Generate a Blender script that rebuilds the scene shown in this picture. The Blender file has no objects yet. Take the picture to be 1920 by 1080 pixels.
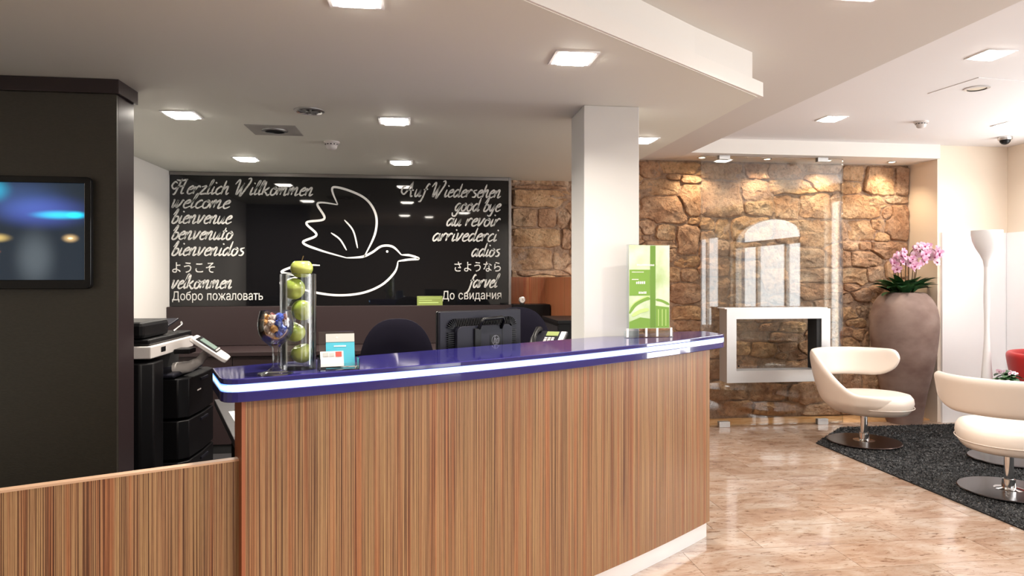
import bpy, bmesh, math, random
from math import pi, sin, cos, radians
import numpy as np
from mathutils import Vector, Matrix, noise

# ---------------------------------------------------------------- camera, world, exposure
SC = bpy.context.scene
COL = SC.collection
cam_d = bpy.data.cameras.new('camera'); cam = bpy.data.objects.new('camera', cam_d); COL.objects.link(cam)
cam.location = (0, 0, 1.45)
cam.rotation_euler = (pi / 2, 0, -radians(7.609))
cam_d.sensor_fit = 'HORIZONTAL'; cam_d.sensor_width = 36.0
cam_d.lens = 36.0 * 1310 / 1920
cam_d.shift_y = -20 / 1920          # horizon a little above the middle of the frame
cam_d.clip_start = 0.02
SC.camera = cam
W = bpy.data.worlds.new('world'); SC.world = W; W.use_nodes = True
W.node_tree.nodes['Background'].inputs[0].default_value = (0.85, 0.92, 1.0, 1)
W.node_tree.nodes['Background'].inputs[1].default_value = 1.0
vs = SC.view_settings
vs.view_transform = 'Standard'; vs.look = 'None'; vs.gamma = 1.0; vs.use_curve_mapping = False
vs.exposure = 0.62
SC.cycles.max_bounces = 10; SC.cycles.diffuse_bounces = 5; SC.cycles.glossy_bounces = 5
SC.cycles.transmission_bounces = 10; SC.cycles.transparent_max_bounces = 16
SC.cycles.caustics_reflective = False; SC.cycles.caustics_refractive = False
SC.cycles.sample_clamp_indirect = 6.0

def area(name, loc, rot, sx, sy, power, col=(1, 1, 1), spread=pi):
    l = bpy.data.lights.new(name, 'AREA'); l.shape = 'RECTANGLE'; l.size = sx; l.size_y = sy
    l.energy = power; l.color = col; l.spread = spread
    o = bpy.data.objects.new(name, l); COL.objects.link(o); o.location = loc; o.rotation_euler = rot
    return o
# daylight entering through the windows of the right-hand facade and the shop front behind
RX = (0, radians(90), 0)            # points to -X
DAY = (1.0, 0.985, 0.96)
area('daylight', (6.22, 1.40, 1.65), RX, 1.7, 2.5, 50, DAY)
area('daylight', (6.22, 4.45, 1.45), RX, 2.3, 2.3, 125, DAY)
area('daylight', (6.22, -1.15, 1.2), RX, 2.2, 1.5, 32, DAY)
area('daylight', (4.0, -3.25, 1.45), (radians(90), 0, 0), 3.0, 2.2, 30, DAY)

# ---------------------------------------------------------------- node helpers
def new_mat(name):
    m = bpy.data.materials.new(name); m.use_nodes = True
    nt = m.node_tree; b = nt.nodes['Principled BSDF']
    return m, nt, b
def rgb(c): return (c[0], c[1], c[2], 1)
def flat(name, col, rough=.5, metal=0, coat=0, spec=.5, emis=None, es=0, bump=0, bscale=200, var=0):
    m, nt, b = new_mat(name)
    b.inputs['Base Color'].default_value = rgb(col)
    b.inputs['Roughness'].default_value = rough; b.inputs['Metallic'].default_value = metal
    b.inputs['Coat Weight'].default_value = coat; b.inputs['Coat Roughness'].default_value = .05
    b.inputs['Specular IOR Level'].default_value = spec
    if emis: b.inputs['Emission Color'].default_value = rgb(emis); b.inputs['Emission Strength'].default_value = es
    tc = nt.nodes.new('ShaderNodeTexCoord'); n = nt.nodes.new('ShaderNodeTexNoise')
    n.inputs['Scale'].default_value = bscale; n.inputs['Detail'].default_value = 4
    nt.links.new(tc.outputs['Object'], n.inputs['Vector'])
    if bump:
        bp = nt.nodes.new('ShaderNodeBump'); bp.inputs['Strength'].default_value = bump; bp.inputs['Distance'].default_value = .004
        nt.links.new(n.outputs['Fac'], bp.inputs['Height']); nt.links.new(bp.outputs['Normal'], b.inputs['Normal'])
    if var:
        n2 = nt.nodes.new('ShaderNodeTexNoise'); n2.inputs['Scale'].default_value = 3; n2.inputs['Detail'].default_value = 6
        nt.links.new(tc.outputs['Object'], n2.inputs['Vector'])
        r = ramp(nt, [(0.3, tuple(x * (1 - var) for x in col)), (0.7, tuple(min(1, x * (1 + var)) for x in col))])
        nt.links.new(n2.outputs['Fac'], r.inputs['Fac']); nt.links.new(r.outputs['Color'], b.inputs['Base Color'])
    return m
def ramp(nt, stops, interp='LINEAR'):
    r = nt.nodes.new('ShaderNodeValToRGB'); r.color_ramp.interpolation = interp
    e = r.color_ramp.elements
    while len(e) > 1: e.remove(e[-1])
    e[0].position = stops[0][0]; e[0].color = rgb(stops[0][1])
    for p, c in stops[1:]:
        x = e.new(p); x.color = rgb(c)
    return r
def thin_glass(name, tint=(1, 1, 1), ior=1.5, k=1.0):
    m = bpy.data.materials.new(name); m.use_nodes = True; nt = m.node_tree; nt.nodes.clear()
    o = nt.nodes.new('ShaderNodeOutputMaterial'); t = nt.nodes.new('ShaderNodeBsdfTransparent'); t.inputs[0].default_value = rgb(tint)
    g = nt.nodes.new('ShaderNodeBsdfGlossy'); g.inputs['Roughness'].default_value = .0
    f = nt.nodes.new('ShaderNodeFresnel'); f.inputs[0].default_value = ior
    mu = nt.nodes.new('ShaderNodeMath'); mu.operation = 'MULTIPLY'; mu.inputs[1].default_value = k; mu.use_clamp = True
    mx = nt.nodes.new('ShaderNodeMixShader')
    nt.links.new(f.outputs[0], mu.inputs[0]); nt.links.new(mu.outputs[0], mx.inputs[0])
    nt.links.new(t.outputs[0], mx.inputs[1]); nt.links.new(g.outputs[0], mx.inputs[2]); nt.links.new(mx.outputs[0], o.inputs[0])
    return m
def zebrano(name, tan, mid, dark, contrast=1.0, rough=.38):
    m, nt, b = new_mat(name)
    uv = nt.nodes.new('ShaderNodeUVMap')
    def nz(sx, sy, det, rgh=.6):
        mp = nt.nodes.new('ShaderNodeMapping'); mp.inputs['Scale'].default_value = (sx, sy, 1)
        n = nt.nodes.new('ShaderNodeTexNoise'); n.noise_dimensions = '2D'; n.inputs['Scale'].default_value = 1; n.inputs['Detail'].default_value = det; n.inputs['Roughness'].default_value = rgh
        nt.links.new(uv.outputs[0], mp.inputs[0]); nt.links.new(mp.outputs[0], n.inputs[0]); return n
    fine = nz(470, .8, 2.2); broad = nz(30, .3, 3); grain = nz(900, 22, 2)
    cr = ramp(nt, [(.35, dark), (.425, tuple(.55 * a + .45 * c for a, c in zip(dark, mid))), (.47, mid), (.55, tan), (.66, tuple(min(1, x * 1.13) for x in tan)), (.74, mid)])
    nt.links.new(fine.outputs[0], cr.inputs[0])
    red = ramp(nt, [(.35, (1.0, .74, .66)), (.5, (.97, .95, .94)), (.68, (1.0, 1.04, .98))])
    nt.links.new(broad.outputs[0], red.inputs[0])
    mx = nt.nodes.new('ShaderNodeMix'); mx.data_type = 'RGBA'; mx.blend_type = 'MULTIPLY'; mx.inputs[0].default_value = 1
    nt.links.new(cr.outputs[0], mx.inputs[6]); nt.links.new(red.outputs[0], mx.inputs[7])
    gr = ramp(nt, [(.3, (.86, .84, .82)), (.6, (1, 1, 1))]); nt.links.new(grain.outputs[0], gr.inputs[0])
    m2 = nt.nodes.new('ShaderNodeMix'); m2.data_type = 'RGBA'; m2.blend_type = 'MULTIPLY'; m2.inputs[0].default_value = 1
    nt.links.new(mx.outputs[2], m2.inputs[6]); nt.links.new(gr.outputs[0], m2.inputs[7])
    nt.links.new(m2.outputs[2], b.inputs['Base Color'])
    b.inputs['Roughness'].default_value = rough; b.inputs['Specular IOR Level'].default_value = .35
    return m
def marble(name, tile=True):
    m, nt, b = new_mat(name)
    tc = nt.nodes.new('ShaderNodeNewGeometry'); oi = nt.nodes.new('ShaderNodeObjectInfo')
    # every tile is cut from another place of the slab
    off = nt.nodes.new('ShaderNodeVectorMath'); off.operation = 'SCALE'; off.inputs[0].default_value = (31, 17, 7)
    ad = nt.nodes.new('ShaderNodeVectorMath'); ad.operation = 'ADD'
    nt.links.new(oi.outputs['Random'], off.inputs['Scale']); nt.links.new(tc.outputs['Position'], ad.inputs[0])
    if tile: nt.links.new(off.outputs[0], ad.inputs[1])
    mp = nt.nodes.new('ShaderNodeMapping'); mp.inputs['Scale'].default_value = (1, 2.2, 1); nt.links.new(ad.outputs[0], mp.inputs[0])
    n1 = nt.nodes.new('ShaderNodeTexNoise'); n1.inputs['Scale'].default_value = 3.4; n1.inputs['Detail'].default_value = 12; n1.inputs['Roughness'].default_value = .62; n1.inputs['Distortion'].default_value = .8
    nt.links.new(mp.outputs[0], n1.inputs[0])
    c1 = ramp(nt, [(.28, (.22, .13, .09)), (.40, (.33, .215, .152)), (.50, (.385, .275, .205)), (.60, (.425, .33, .262)), (.74, (.48, .405, .345))])
    nt.links.new(n1.outputs[0], c1.inputs[0])
    mp2 = nt.nodes.new('ShaderNodeMapping'); mp2.inputs['Scale'].default_value = (5, 17, 1); nt.links.new(ad.outputs[0], mp2.inputs[0])
    n2 = nt.nodes.new('ShaderNodeTexNoise'); n2.inputs['Scale'].default_value = 2.4; n2.inputs['Detail'].default_value = 6; n2.inputs['Roughness'].default_value = .7; n2.inputs['Distortion'].default_value = 1.2
    nt.links.new(mp2.outputs[0], n2.inputs[0])
    c2 = ramp(nt, [(.35, (.28, .18, .13)), (.40, (.78, .69, .62)), (.47, (1, 1, 1))])
    nt.links.new(n2.outputs[0], c2.inputs[0])
    mx = nt.nodes.new('ShaderNodeMix'); mx.data_type = 'RGBA'; mx.blend_type = 'MULTIPLY'; mx.inputs[0].default_value = .85
    nt.links.new(c1.outputs[0], mx.inputs[6]); nt.links.new(c2.outputs[0], mx.inputs[7])
    hs = nt.nodes.new('ShaderNodeHueSaturation')
    if tile:
        mr = nt.nodes.new('ShaderNodeMapRange'); mr.inputs[3].default_value = .93; mr.inputs[4].default_value = 1.06
        nt.links.new(oi.outputs['Random'], mr.inputs[0]); nt.links.new(mr.outputs[0], hs.inputs['Value'])
    nt.links.new(mx.outputs[2], hs.inputs['Color']); nt.links.new(hs.outputs[0], b.inputs['Base Color'])
    rr = nt.nodes.new('ShaderNodeMapRange'); rr.inputs[3].default_value = .05; rr.inputs[4].default_value = .15
    nt.links.new(n1.outputs[0], rr.inputs[0]); nt.links.new(rr.outputs[0], b.inputs['Roughness'])
    b.inputs['Specular IOR Level'].default_value = .5
    return m
def stone_mat(name, mortar=False):
    m, nt, b = new_mat(name)
    g = nt.nodes.new('ShaderNodeNewGeometry'); oi = nt.nodes.new('ShaderNodeObjectInfo')
    n1 = nt.nodes.new('ShaderNodeTexNoise'); n1.inputs['Scale'].default_value = 5; n1.inputs['Detail'].default_value = 8; n1.inputs['Roughness'].default_value = .65
    n2 = nt.nodes.new('ShaderNodeTexNoise'); n2.inputs['Scale'].default_value = 30; n2.inputs['Detail'].default_value = 6; n2.inputs['Roughness'].default_value = .7
    nt.links.new(g.outputs['Position'], n1.inputs[0]); nt.links.new(g.outputs['Position'], n2.inputs[0])
    if mortar:
        c1 = ramp(nt, [(.3, (.40, .26, .18)), (.5, (.56, .38, .27)), (.7, (.66, .49, .37))])
    else:
        c1 = ramp(nt, [(.25, (.40, .24, .155)), (.42, (.60, .39, .265)), (.56, (.73, .53, .39)), (.75, (.82, .69, .56))])
    nt.links.new(n1.outputs[0], c1.inputs[0])
    last = c1.outputs[0]
    if not mortar:
        tint = ramp(nt, [(0, (.82, .72, .66)), (.2, (1.0, .88, .76)), (.4, (.93, .92, .92)), (.6, (1.08, .98, .78)), (.8, (.88, .80, .72)), (1, (1.1, 1.02, .95))])
        nt.links.new(oi.outputs['Random'], tint.inputs[0])
        mx = nt.nodes.new('ShaderNodeMix'); mx.data_type = 'RGBA'; mx.blend_type = 'MULTIPLY'; mx.inputs[0].default_value = 1
        nt.links.new(last, mx.inputs[6]); nt.links.new(tint.outputs[0], mx.inputs[7]); last = mx.outputs[2]
    c2 = ramp(nt, [(.30, (.38, .32, .28)), (.44, (.88, .85, .82)), (.52, (1.0, 1.0, .98)), (.68, (1.22, 1.18, 1.1))]); nt.links.new(n2.outputs[0], c2.inputs[0])
    m3 = nt.nodes.new('ShaderNodeMix'); m3.data_type = 'RGBA'; m3.blend_type = 'MULTIPLY'; m3.inputs[0].default_value = .8
    nt.links.new(last, m3.inputs[6]); nt.links.new(c2.outputs[0], m3.inputs[7]); nt.links.new(m3.outputs[2], b.inputs['Base Color'])
    bp = nt.nodes.new('ShaderNodeBump'); bp.inputs['Strength'].default_value = 1.0; bp.inputs['Distance'].default_value = .035
    nt.links.new(n2.outputs[0], bp.inputs['Height'])
    b2 = nt.nodes.new('ShaderNodeBump'); b2.inputs['Strength'].default_value = .7; b2.inputs['Distance'].default_value = .05
    nt.links.new(n1.outputs[0], b2.inputs['Height']); nt.links.new(bp.outputs[0], b2.inputs['Normal']); nt.links.new(b2.outputs[0], b.inputs['Normal'])
    b.inputs['Roughness'].default_value = .85; b.inputs['Specular IOR Level'].default_value = .25
    return m
def two_tone(name, a, c, scale, lo=.4, hi=.6, rough=.5, stretch=(1, 1, 1), bump=0, spec=.5):
    m, nt, b = new_mat(name)
    tc = nt.nodes.new('ShaderNodeTexCoord'); mp = nt.nodes.new('ShaderNodeMapping'); mp.inputs['Scale'].default_value = stretch
    n = nt.nodes.new('ShaderNodeTexNoise'); n.inputs['Scale'].default_value = scale; n.inputs['Detail'].default_value = 5
    nt.links.new(tc.outputs['Object'], mp.inputs[0]); nt.links.new(mp.outputs[0], n.inputs[0])
    r = ramp(nt, [(lo, a), (hi, c)]); nt.links.new(n.outputs[0], r.inputs[0]); nt.links.new(r.outputs[0], b.inputs['Base Color'])
    b.inputs['Roughness'].default_value = rough; b.inputs['Specular IOR Level'].default_value = spec
    if bump:
        bp = nt.nodes.new('ShaderNodeBump'); bp.inputs['Strength'].default_value = bump; bp.inputs['Distance'].default_value = .004
        nt.links.new(n.outputs[0], bp.inputs['Height']); nt.links.new(bp.outputs[0], b.inputs['Normal'])
    return m
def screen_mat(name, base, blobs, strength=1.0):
    """reflections on a dark screen painted as emission: soft blobs (centre x,z, radius x,z, colour) in object space"""
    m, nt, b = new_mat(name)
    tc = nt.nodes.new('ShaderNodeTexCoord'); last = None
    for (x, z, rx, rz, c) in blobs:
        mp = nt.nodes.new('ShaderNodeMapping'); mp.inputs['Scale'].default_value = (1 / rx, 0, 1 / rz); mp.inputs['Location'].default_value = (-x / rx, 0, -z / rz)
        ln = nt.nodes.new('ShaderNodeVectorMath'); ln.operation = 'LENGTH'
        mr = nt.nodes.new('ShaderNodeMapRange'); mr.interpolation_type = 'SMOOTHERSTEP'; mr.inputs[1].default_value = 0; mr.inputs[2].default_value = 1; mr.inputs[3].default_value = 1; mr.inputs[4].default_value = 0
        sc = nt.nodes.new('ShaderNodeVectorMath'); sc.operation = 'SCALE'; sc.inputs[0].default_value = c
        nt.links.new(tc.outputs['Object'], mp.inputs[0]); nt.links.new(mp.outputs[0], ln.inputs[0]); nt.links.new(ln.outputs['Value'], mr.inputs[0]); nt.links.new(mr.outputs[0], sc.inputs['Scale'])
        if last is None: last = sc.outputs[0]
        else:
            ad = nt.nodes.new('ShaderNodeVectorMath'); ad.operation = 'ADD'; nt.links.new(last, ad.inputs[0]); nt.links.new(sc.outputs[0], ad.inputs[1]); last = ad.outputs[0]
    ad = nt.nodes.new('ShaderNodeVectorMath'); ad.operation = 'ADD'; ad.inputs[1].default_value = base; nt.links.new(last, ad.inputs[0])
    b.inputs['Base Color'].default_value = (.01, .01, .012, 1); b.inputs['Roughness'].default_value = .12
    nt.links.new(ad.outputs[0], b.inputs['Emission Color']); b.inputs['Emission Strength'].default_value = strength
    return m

M = {}
M['white'] = flat('white_paint', (.80, .775, .74), .6, bump=.05, bscale=90)
M['wall_dim'] = flat('taupe_paint', (.30, .27, .24), .7)
M['cream'] = flat('cream_paint', (.82, .72, .60), .6, bump=.05, bscale=90)
M['column'] = flat('column_paint', (.68, .675, .655), .55, bump=.05, bscale=90)
M['soffit'] = flat('soffit_paint', (.78, .785, .71), .65, bump=.05, bscale=60)
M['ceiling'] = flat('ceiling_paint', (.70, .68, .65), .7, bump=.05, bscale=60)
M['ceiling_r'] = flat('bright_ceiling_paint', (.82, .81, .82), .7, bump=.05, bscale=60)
M['gloss_white'] = flat('gloss_white_panel', (.92, .92, .93), .25)
M['orange_floor'] = two_tone('amber_travertine_strip', (.62, .36, .16), (.80, .52, .28), 6, rough=.25, stretch=(1, 3, 1))
M['dark_side'] = flat('satin_aubergine_laminate', (.030, .020, .022), .28, spec=.6)
M['dark_front'] = two_tone('grey_brown_laminate', (.026, .023, .017), (.034, .030, .022), 60, rough=.36, stretch=(1, 1, 4), bump=.12, spec=1.0)
M['choc'] = flat('chocolate_laminate', (.030, .017, .018), .45)
M['desk'] = flat('dark_desk_laminate', (.022, .019, .022), .4)
M['black'] = flat('black_plastic', (.004, .004, .005), .40, spec=.25)
M['tv_black'] = flat('piano_black', (.005, .005, .006), .08, spec=.4)
M['rail'] = flat('dark_brushed_rail', (.28, .26, .25), .35, metal=.9)
M['black_matte'] = flat('matte_black', (.010, .010, .011), .7)
M['navy'] = flat('dark_navy_fabric', (.006, .005, .012), .95, spec=.15, bump=.3, bscale=900)
M['mon'] = flat('anthracite_plastic', (.010, .010, .017), .45, spec=.25)
M['board'] = flat('black_back_painted_glass', (.006, .006, .007), .03, spec=.55)
M['letter'] = two_tone('chalk_white_print', (.55, .55, .52), (.78, .77, .74), 60, rough=.6)
M['letter_white'] = flat('white_print', (.85, .84, .82), .6)
M['steel'] = flat('brushed_steel', (.62, .62, .62), .32, metal=1)
M['silver'] = flat('satin_silver_paint', (.60, .60, .60), .38, metal=.7)
M['chrome'] = flat('chrome', (.82, .82, .82), .06, metal=1)
M['base_disc'] = flat('dark_bronze_disc', (.075, .05, .045), .28, metal=.9)
M['dark_disc'] = flat('polished_graphite_disc', (.10, .09, .09), .2, metal=1)
M['leather'] = flat('ivory_leather', (.74, .65, .57), .40, bump=.12, bscale=700)
M['red'] = flat('red_leather', (.42, .018, .02), .4, bump=.12, bscale=700)
M['slab'] = flat('violet_blue_quartz', (.026, .022, .150), .07, spec=.55, coat=.3, var=.15)
M['led'] = flat('light_strip_diffuser', (.8, .9, 1), .3, emis=(1, 1, 1), es=1.15)
_nt = M['led'].node_tree; _g = _nt.nodes.new('ShaderNodeNewGeometry'); _s = _nt.nodes.new('ShaderNodeSeparateXYZ'); _m = _nt.nodes.new('ShaderNodeMapRange')
_m.inputs[1].default_value = 1.0834; _m.inputs[2].default_value = 1.1076
_r = ramp(_nt, [(0, (.04, .16, .75)), (.22, (.25, .70, 1.0)), (.42, (.85, 1, 1)), (.62, (.85, 1, 1)), (.82, (.25, .70, 1)), (1, (.04, .16, .75))])
_nt.links.new(_g.outputs['Position'], _s.inputs[0]); _nt.links.new(_s.outputs['Z'], _m.inputs[0]); _nt.links.new(_m.outputs[0], _r.inputs[0]); _nt.links.new(_r.outputs[0], _nt.nodes['Principled BSDF'].inputs['Emission Color'])
M['lens'] = flat('frosted_lamp_lens', (1, 1, 1), .3, emis=(1.0, .92, .82), es=20)
M['spot_lens'] = flat('small_lamp_lens', (1, 1, 1), .3, emis=(1.0, .80, .55), es=9)
M['zebra'] = zebrano('zebrano_veneer', (.40, .245, .125), (.27, .135, .070), (.075, .030, .016))
M['zebra_red'] = zebrano('red_zebrano_veneer', (.46, .19, .085), (.34, .11, .05), (.16, .05, .025))
M['veneer_edge'] = flat('reddish_veneer_edge', (.36, .12, .055), .4)
M['veneer_top'] = flat('pale_veneer_edge', (.62, .40, .26), .35)
M['kick'] = flat('brushed_aluminium_kick', (.78, .79, .80), .35, metal=.35)
M['tile'] = marble('rose_beige_marble'); M['floor'] = marble('marble_floor_base', False)
M['grout'] = flat('tile_joint', (.40, .29, .21), .8)
M['stone'] = stone_mat('rubble_sandstone'); M['mortar'] = stone_mat('lime_mortar', True)
M['glass'] = thin_glass('clear_partition_glass', (.975, .99, .98), 1.5, 1.4)
M['vglass'] = thin_glass('clear_vessel_glass', (.98, .99, .98), 1.45, .9)
M['acrylic'] = thin_glass('clear_acrylic', (.95, .98, .98), 1.49, 2.0)
M['apple'] = two_tone('green_apple_skin', (.25, .34, .05), (.46, .50, .13), 7, rough=.22)
M['stem'] = flat('brown_stem', (.12, .07, .03), .7)
M['terra'] = two_tone('weathered_terracotta', (.165, .098, .078), (.32, .235, .20), 3.0, lo=.36, hi=.74, rough=.75, stretch=(1, 1, 1.6), bump=.25)
M['soil'] = flat('dark_potting_soil', (.03, .02, .015), .95, bump=1, bscale=120)
M['leaf'] = two_tone('dark_green_leaf', (.012, .050, .018), (.04, .13, .04), 12, rough=.35)
M['petal'] = two_tone('pink_petal', (.60, .24, .42), (.80, .52, .66), 26, rough=.6)
M['petal2'] = two_tone('pale_pink_petal', (.74, .48, .62), (.85, .70, .78), 26, rough=.6)
M['lip'] = flat('magenta_flower_lip', (.30, .02, .12), .5)
M['rug'] = two_tone('charcoal_rug_pile', (.008, .008, .009), (.17, .17, .17), 40, lo=.40, hi=.70, rough=.95)
M['rug_base'] = flat('black_rug_backing', (.010, .010, .011), .95)
M['lampwhite'] = flat('white_lacquer', (.86, .85, .85), .28)
M['copier_white'] = flat('light_grey_plastic', (.66, .62, .60), .45)
M['lcd'] = flat('green_grey_display', (.10, .14, .11), .2, emis=(.45, .55, .46), es=.35)
M['lcd_y'] = flat('yellow_green_display', (.20, .24, .08), .3, emis=(.42, .48, .18), es=.3)
M['paper'] = flat('white_paper', (.82, .80, .78), .7)
M['teal'] = flat('teal_printed_card', (.05, .38, .50), .45)
M['card'] = flat('printed_card', (.80, .72, .68), .5)
M['redprint'] = flat('red_print', (.55, .07, .05), .5)
M['greyprint'] = flat('grey_print', (.45, .46, .44), .5)
M['grn'] = two_tone('pale_green_print', (.40, .54, .24), (.66, .74, .58), 5, lo=.4, hi=.62, rough=.25)
M['grn_mid'] = flat('grass_green_print', (.17, .33, .035), .3)
M['grn_dark'] = flat('leaf_green_print', (.12, .25, .02), .3)
M['grn_lite'] = flat('light_green_print', (.50, .66, .22), .25)
M['olive'] = flat('olive_green_reflection', (.22, .28, .06), .35)
M['foil_b'] = flat('blue_foil', (.05, .10, .50), .25, metal=.25)
M['foil_g'] = flat('gold_foil', (.70, .38, .14), .25, metal=.3)
M['foil_d'] = flat('dark_foil', (.16, .05, .05), .25, metal=.2)
M['foil_w'] = flat('white_foil', (.75, .62, .58), .3, metal=.3)
M['frame_wood'] = flat('white_window_frame', (.78, .78, .76), .5)
M['tv'] = screen_mat('painted_tv_reflections', (.012, .020, .030), [
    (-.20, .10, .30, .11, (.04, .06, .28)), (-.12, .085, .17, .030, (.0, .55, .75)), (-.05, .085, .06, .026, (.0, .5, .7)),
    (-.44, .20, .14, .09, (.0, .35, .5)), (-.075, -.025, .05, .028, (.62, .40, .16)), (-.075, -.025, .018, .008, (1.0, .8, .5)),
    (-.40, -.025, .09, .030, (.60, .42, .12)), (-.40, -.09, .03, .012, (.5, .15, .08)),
    (-.23, -.12, .13, .20, (.065, .075, .08)), (-.30, .16, .30, .14, (.02, .04, .12))], .9)  # blurred room lights reflected in the switched-off screen, painted as emission

# ---------------------------------------------------------------- object helpers
def tag(o, label=None, cat=None, group=None, kind=None):
    if label: o['label'] = label
    if cat: o['category'] = cat
    if group: o['group'] = group
    if kind: o['kind'] = kind
    return o
def thing(name, label, cat, loc=(0, 0, 0), rz=0, group=None):
    o = bpy.data.objects.new(name, None); COL.objects.link(o); o.empty_display_size = .1
    o.location = loc; o.rotation_euler = (0, 0, rz)
    return tag(o, label, cat, group)
def link(name, me, mat, parent=None, smooth=None, bev=0, world=False):
    if mat is not None:
        me.materials.clear()
        for m_ in (mat if isinstance(mat, (list, tuple)) else [mat]): me.materials.append(m_)
    o = bpy.data.objects.new(name, me); COL.objects.link(o)
    if parent is not None:
        o.parent = parent
        if world:
            L = Vector((0, 0, 0)); p = parent
            while p is not None: L += Vector(p.location); p = p.parent
            me.transform(Matrix.Translation(-L))
    if smooth is not None:
        me.polygons.foreach_set('use_smooth', [True] * len(me.polygons)); me.set_sharp_from_angle(angle=radians(smooth))
    if bev:
        b = o.modifiers.new('bevel', 'BEVEL'); b.width = bev; b.segments = 2; b.limit_method = 'ANGLE'; b.harden_normals = False
    return o
class MB:
    def __init__(s): s.bm = bmesh.new(); s.mi = 0
    def _new(s, vs, fs):
        v = [s.bm.verts.new(x) for x in vs]; out = []
        for f in fs:
            try: q = s.bm.faces.new([v[i] for i in f]); q.material_index = s.mi; out.append(q)
            except ValueError: pass
        return v
    def box(s, x0, x1, y0, y1, z0, z1, mat=None):
        vs = [(x, y, z) for z in (z0, z1) for y in (y0, y1) for x in (x0, x1)]
        if mat is not None: vs = [mat @ Vector(v) for v in vs]
        s._new(vs, [(0, 2, 3, 1), (4, 5, 7, 6), (0, 1, 5, 4), (2, 6, 7, 3), (0, 4, 6, 2), (1, 3, 7, 5)]); return s
    def prism(s, pts, z0, z1):
        n = len(pts)
        s._new([(p[0], p[1], z0) for p in pts] + [(p[0], p[1], z1) for p in pts],
               [tuple(range(n))[::-1], tuple(range(n, 2 * n))] + [(i, (i + 1) % n, n + (i + 1) % n, n + i) for i in range(n)])
        bmesh.ops.recalc_face_normals(s.bm, faces=s.bm.faces[:]); return s
    def lathe(s, prof, c=(0, 0, 0), seg=32, cap=True):
        """prof: (r, z) list"""
        vs = []; fs = []; n = len(prof)
        for r, z in prof:
            for k in range(seg):
                a = 2 * pi * k / seg; vs.append((c[0] + r * cos(a), c[1] + r * sin(a), c[2] + z))
        for i in range(n - 1):
            for k in range(seg):
                a = i * seg + k; b = i * seg + (k + 1) % seg; fs.append((a, b, b + seg, a + seg))
        if cap: fs.append(tuple(range(seg))[::-1]); fs.append(tuple(range((n - 1) * seg, n * seg)))
        s._new(vs, fs); return s
    def cyl(s, p0, p1, r0, r1=None, seg=16):
        return s.tube([p0, p1], [r0, r0 if r1 is None else r1], seg)
    def tube(s, pts, rad, seg=8):
        pts = [Vector(p) for p in pts]; n = len(pts); vs = []; fs = []
        if not isinstance(rad, (list, tuple)): rad = [rad] * n
        up = None
        for i, p in enumerate(pts):
            t = (pts[min(i + 1, n - 1)] - pts[max(i - 1, 0)]).normalized()
            if up is None: up = Vector((0, 0, 1)) if abs(t.z) < .9 else Vector((1, 0, 0))
            a = t.cross(up).normalized(); b = a.cross(t).normalized(); up = b
            for k in range(seg):
                q = 2 * pi * k / seg; vs.append(p + (a * cos(q) + b * sin(q)) * rad[i])
        for i in range(n - 1):
            for k in range(seg):
                x = i * seg + k; y = i * seg + (k + 1) % seg; fs.append((x, y, y + seg, x + seg))
        fs.append(tuple(range(seg))[::-1]); fs.append(tuple(range((n - 1) * seg, n * seg)))
        s._new(vs, fs); return s
    def ball(s, c, r, su=16, sv=10, sc=(1, 1, 1)):
        mt = Matrix.Translation(c) @ Matrix.Diagonal((r * sc[0], r * sc[1], r * sc[2], 1))
        bmesh.ops.create_uvsphere(s.bm, u_segments=su, v_segments=sv, radius=1, matrix=mt); return s
    def mesh(s, name, recalc=True):
        if recalc: bmesh.ops.recalc_face_normals(s.bm, faces=s.bm.faces[:])
        me = bpy.data.meshes.new(name); s.bm.to_mesh(me); s.bm.free(); return me
    def build(s, name, mat, parent=None, smooth=None, bev=0, world=False, mtx=None):
        me = s.mesh(name)
        if mtx is not None: me.transform(mtx)
        return link(name, me, mat, parent, smooth, bev, world)
def box(name, x0, x1, y0, y1, z0, z1, mat, parent=None, bev=0, world=False, mtx=None):
    return MB().box(x0, x1, y0, y1, z0, z1).build(name, mat, parent, None, bev, world, mtx)
def struct(name, mb, mat, **k):
    return tag(mb.build(name, mat, **k), kind='structure')
def curve_mesh(name, loops, depth, bev=0):
    """filled 2D loops (holes allowed) in XY, extruded +-depth in Z"""
    c = bpy.data.curves.new(name, 'CURVE'); c.dimensions = '2D'; c.fill_mode = 'BOTH'; c.extrude = depth; c.bevel_depth = bev
    for lp in loops:
        sp = c.splines.new('POLY'); sp.points.add(len(lp) - 1)
        for i, p in enumerate(lp): sp.points[i].co = (p[0], p[1], 0, 1)
        sp.use_cyclic_u = True
    o = bpy.data.objects.new(name, c); me = bpy.data.meshes.new_from_object(o); me.name = name
    bpy.data.objects.remove(o); return me
XZ = Matrix(((1, 0, 0, 0), (0, 0, -1, 0), (0, 1, 0, 0), (0, 0, 0, 1)))       # (x,y)->(x,z), front to -Y
YZ = Matrix(((0, 0, 1, 0), (1, 0, 0, 0), (0, 1, 0, 0), (0, 0, 0, 1)))        # (x,y)->(y,z)
def copy_tree(o, parent=None):
    c = o.copy(); COL.objects.link(c); c.parent = parent
    for ch in list(o.children): copy_tree(ch, c)
    return c
def catmull(pts, n=8):
    P = [Vector((*p, 0)) if len(p) == 2 else Vector(p) for p in pts]; out = []
    for i in range(len(P) - 1):
        a = P[max(i - 1, 0)]; b = P[i]; c = P[i + 1]; d = P[min(i + 2, len(P) - 1)]
        for k in range(n):
            t = k / n
            out.append(.5 * ((2 * b) + (c - a) * t + (2 * a - 5 * b + 4 * c - d) * t * t + (3 * b - a - 3 * c + d) * t ** 3))
    out.append(P[-1]); return out
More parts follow.
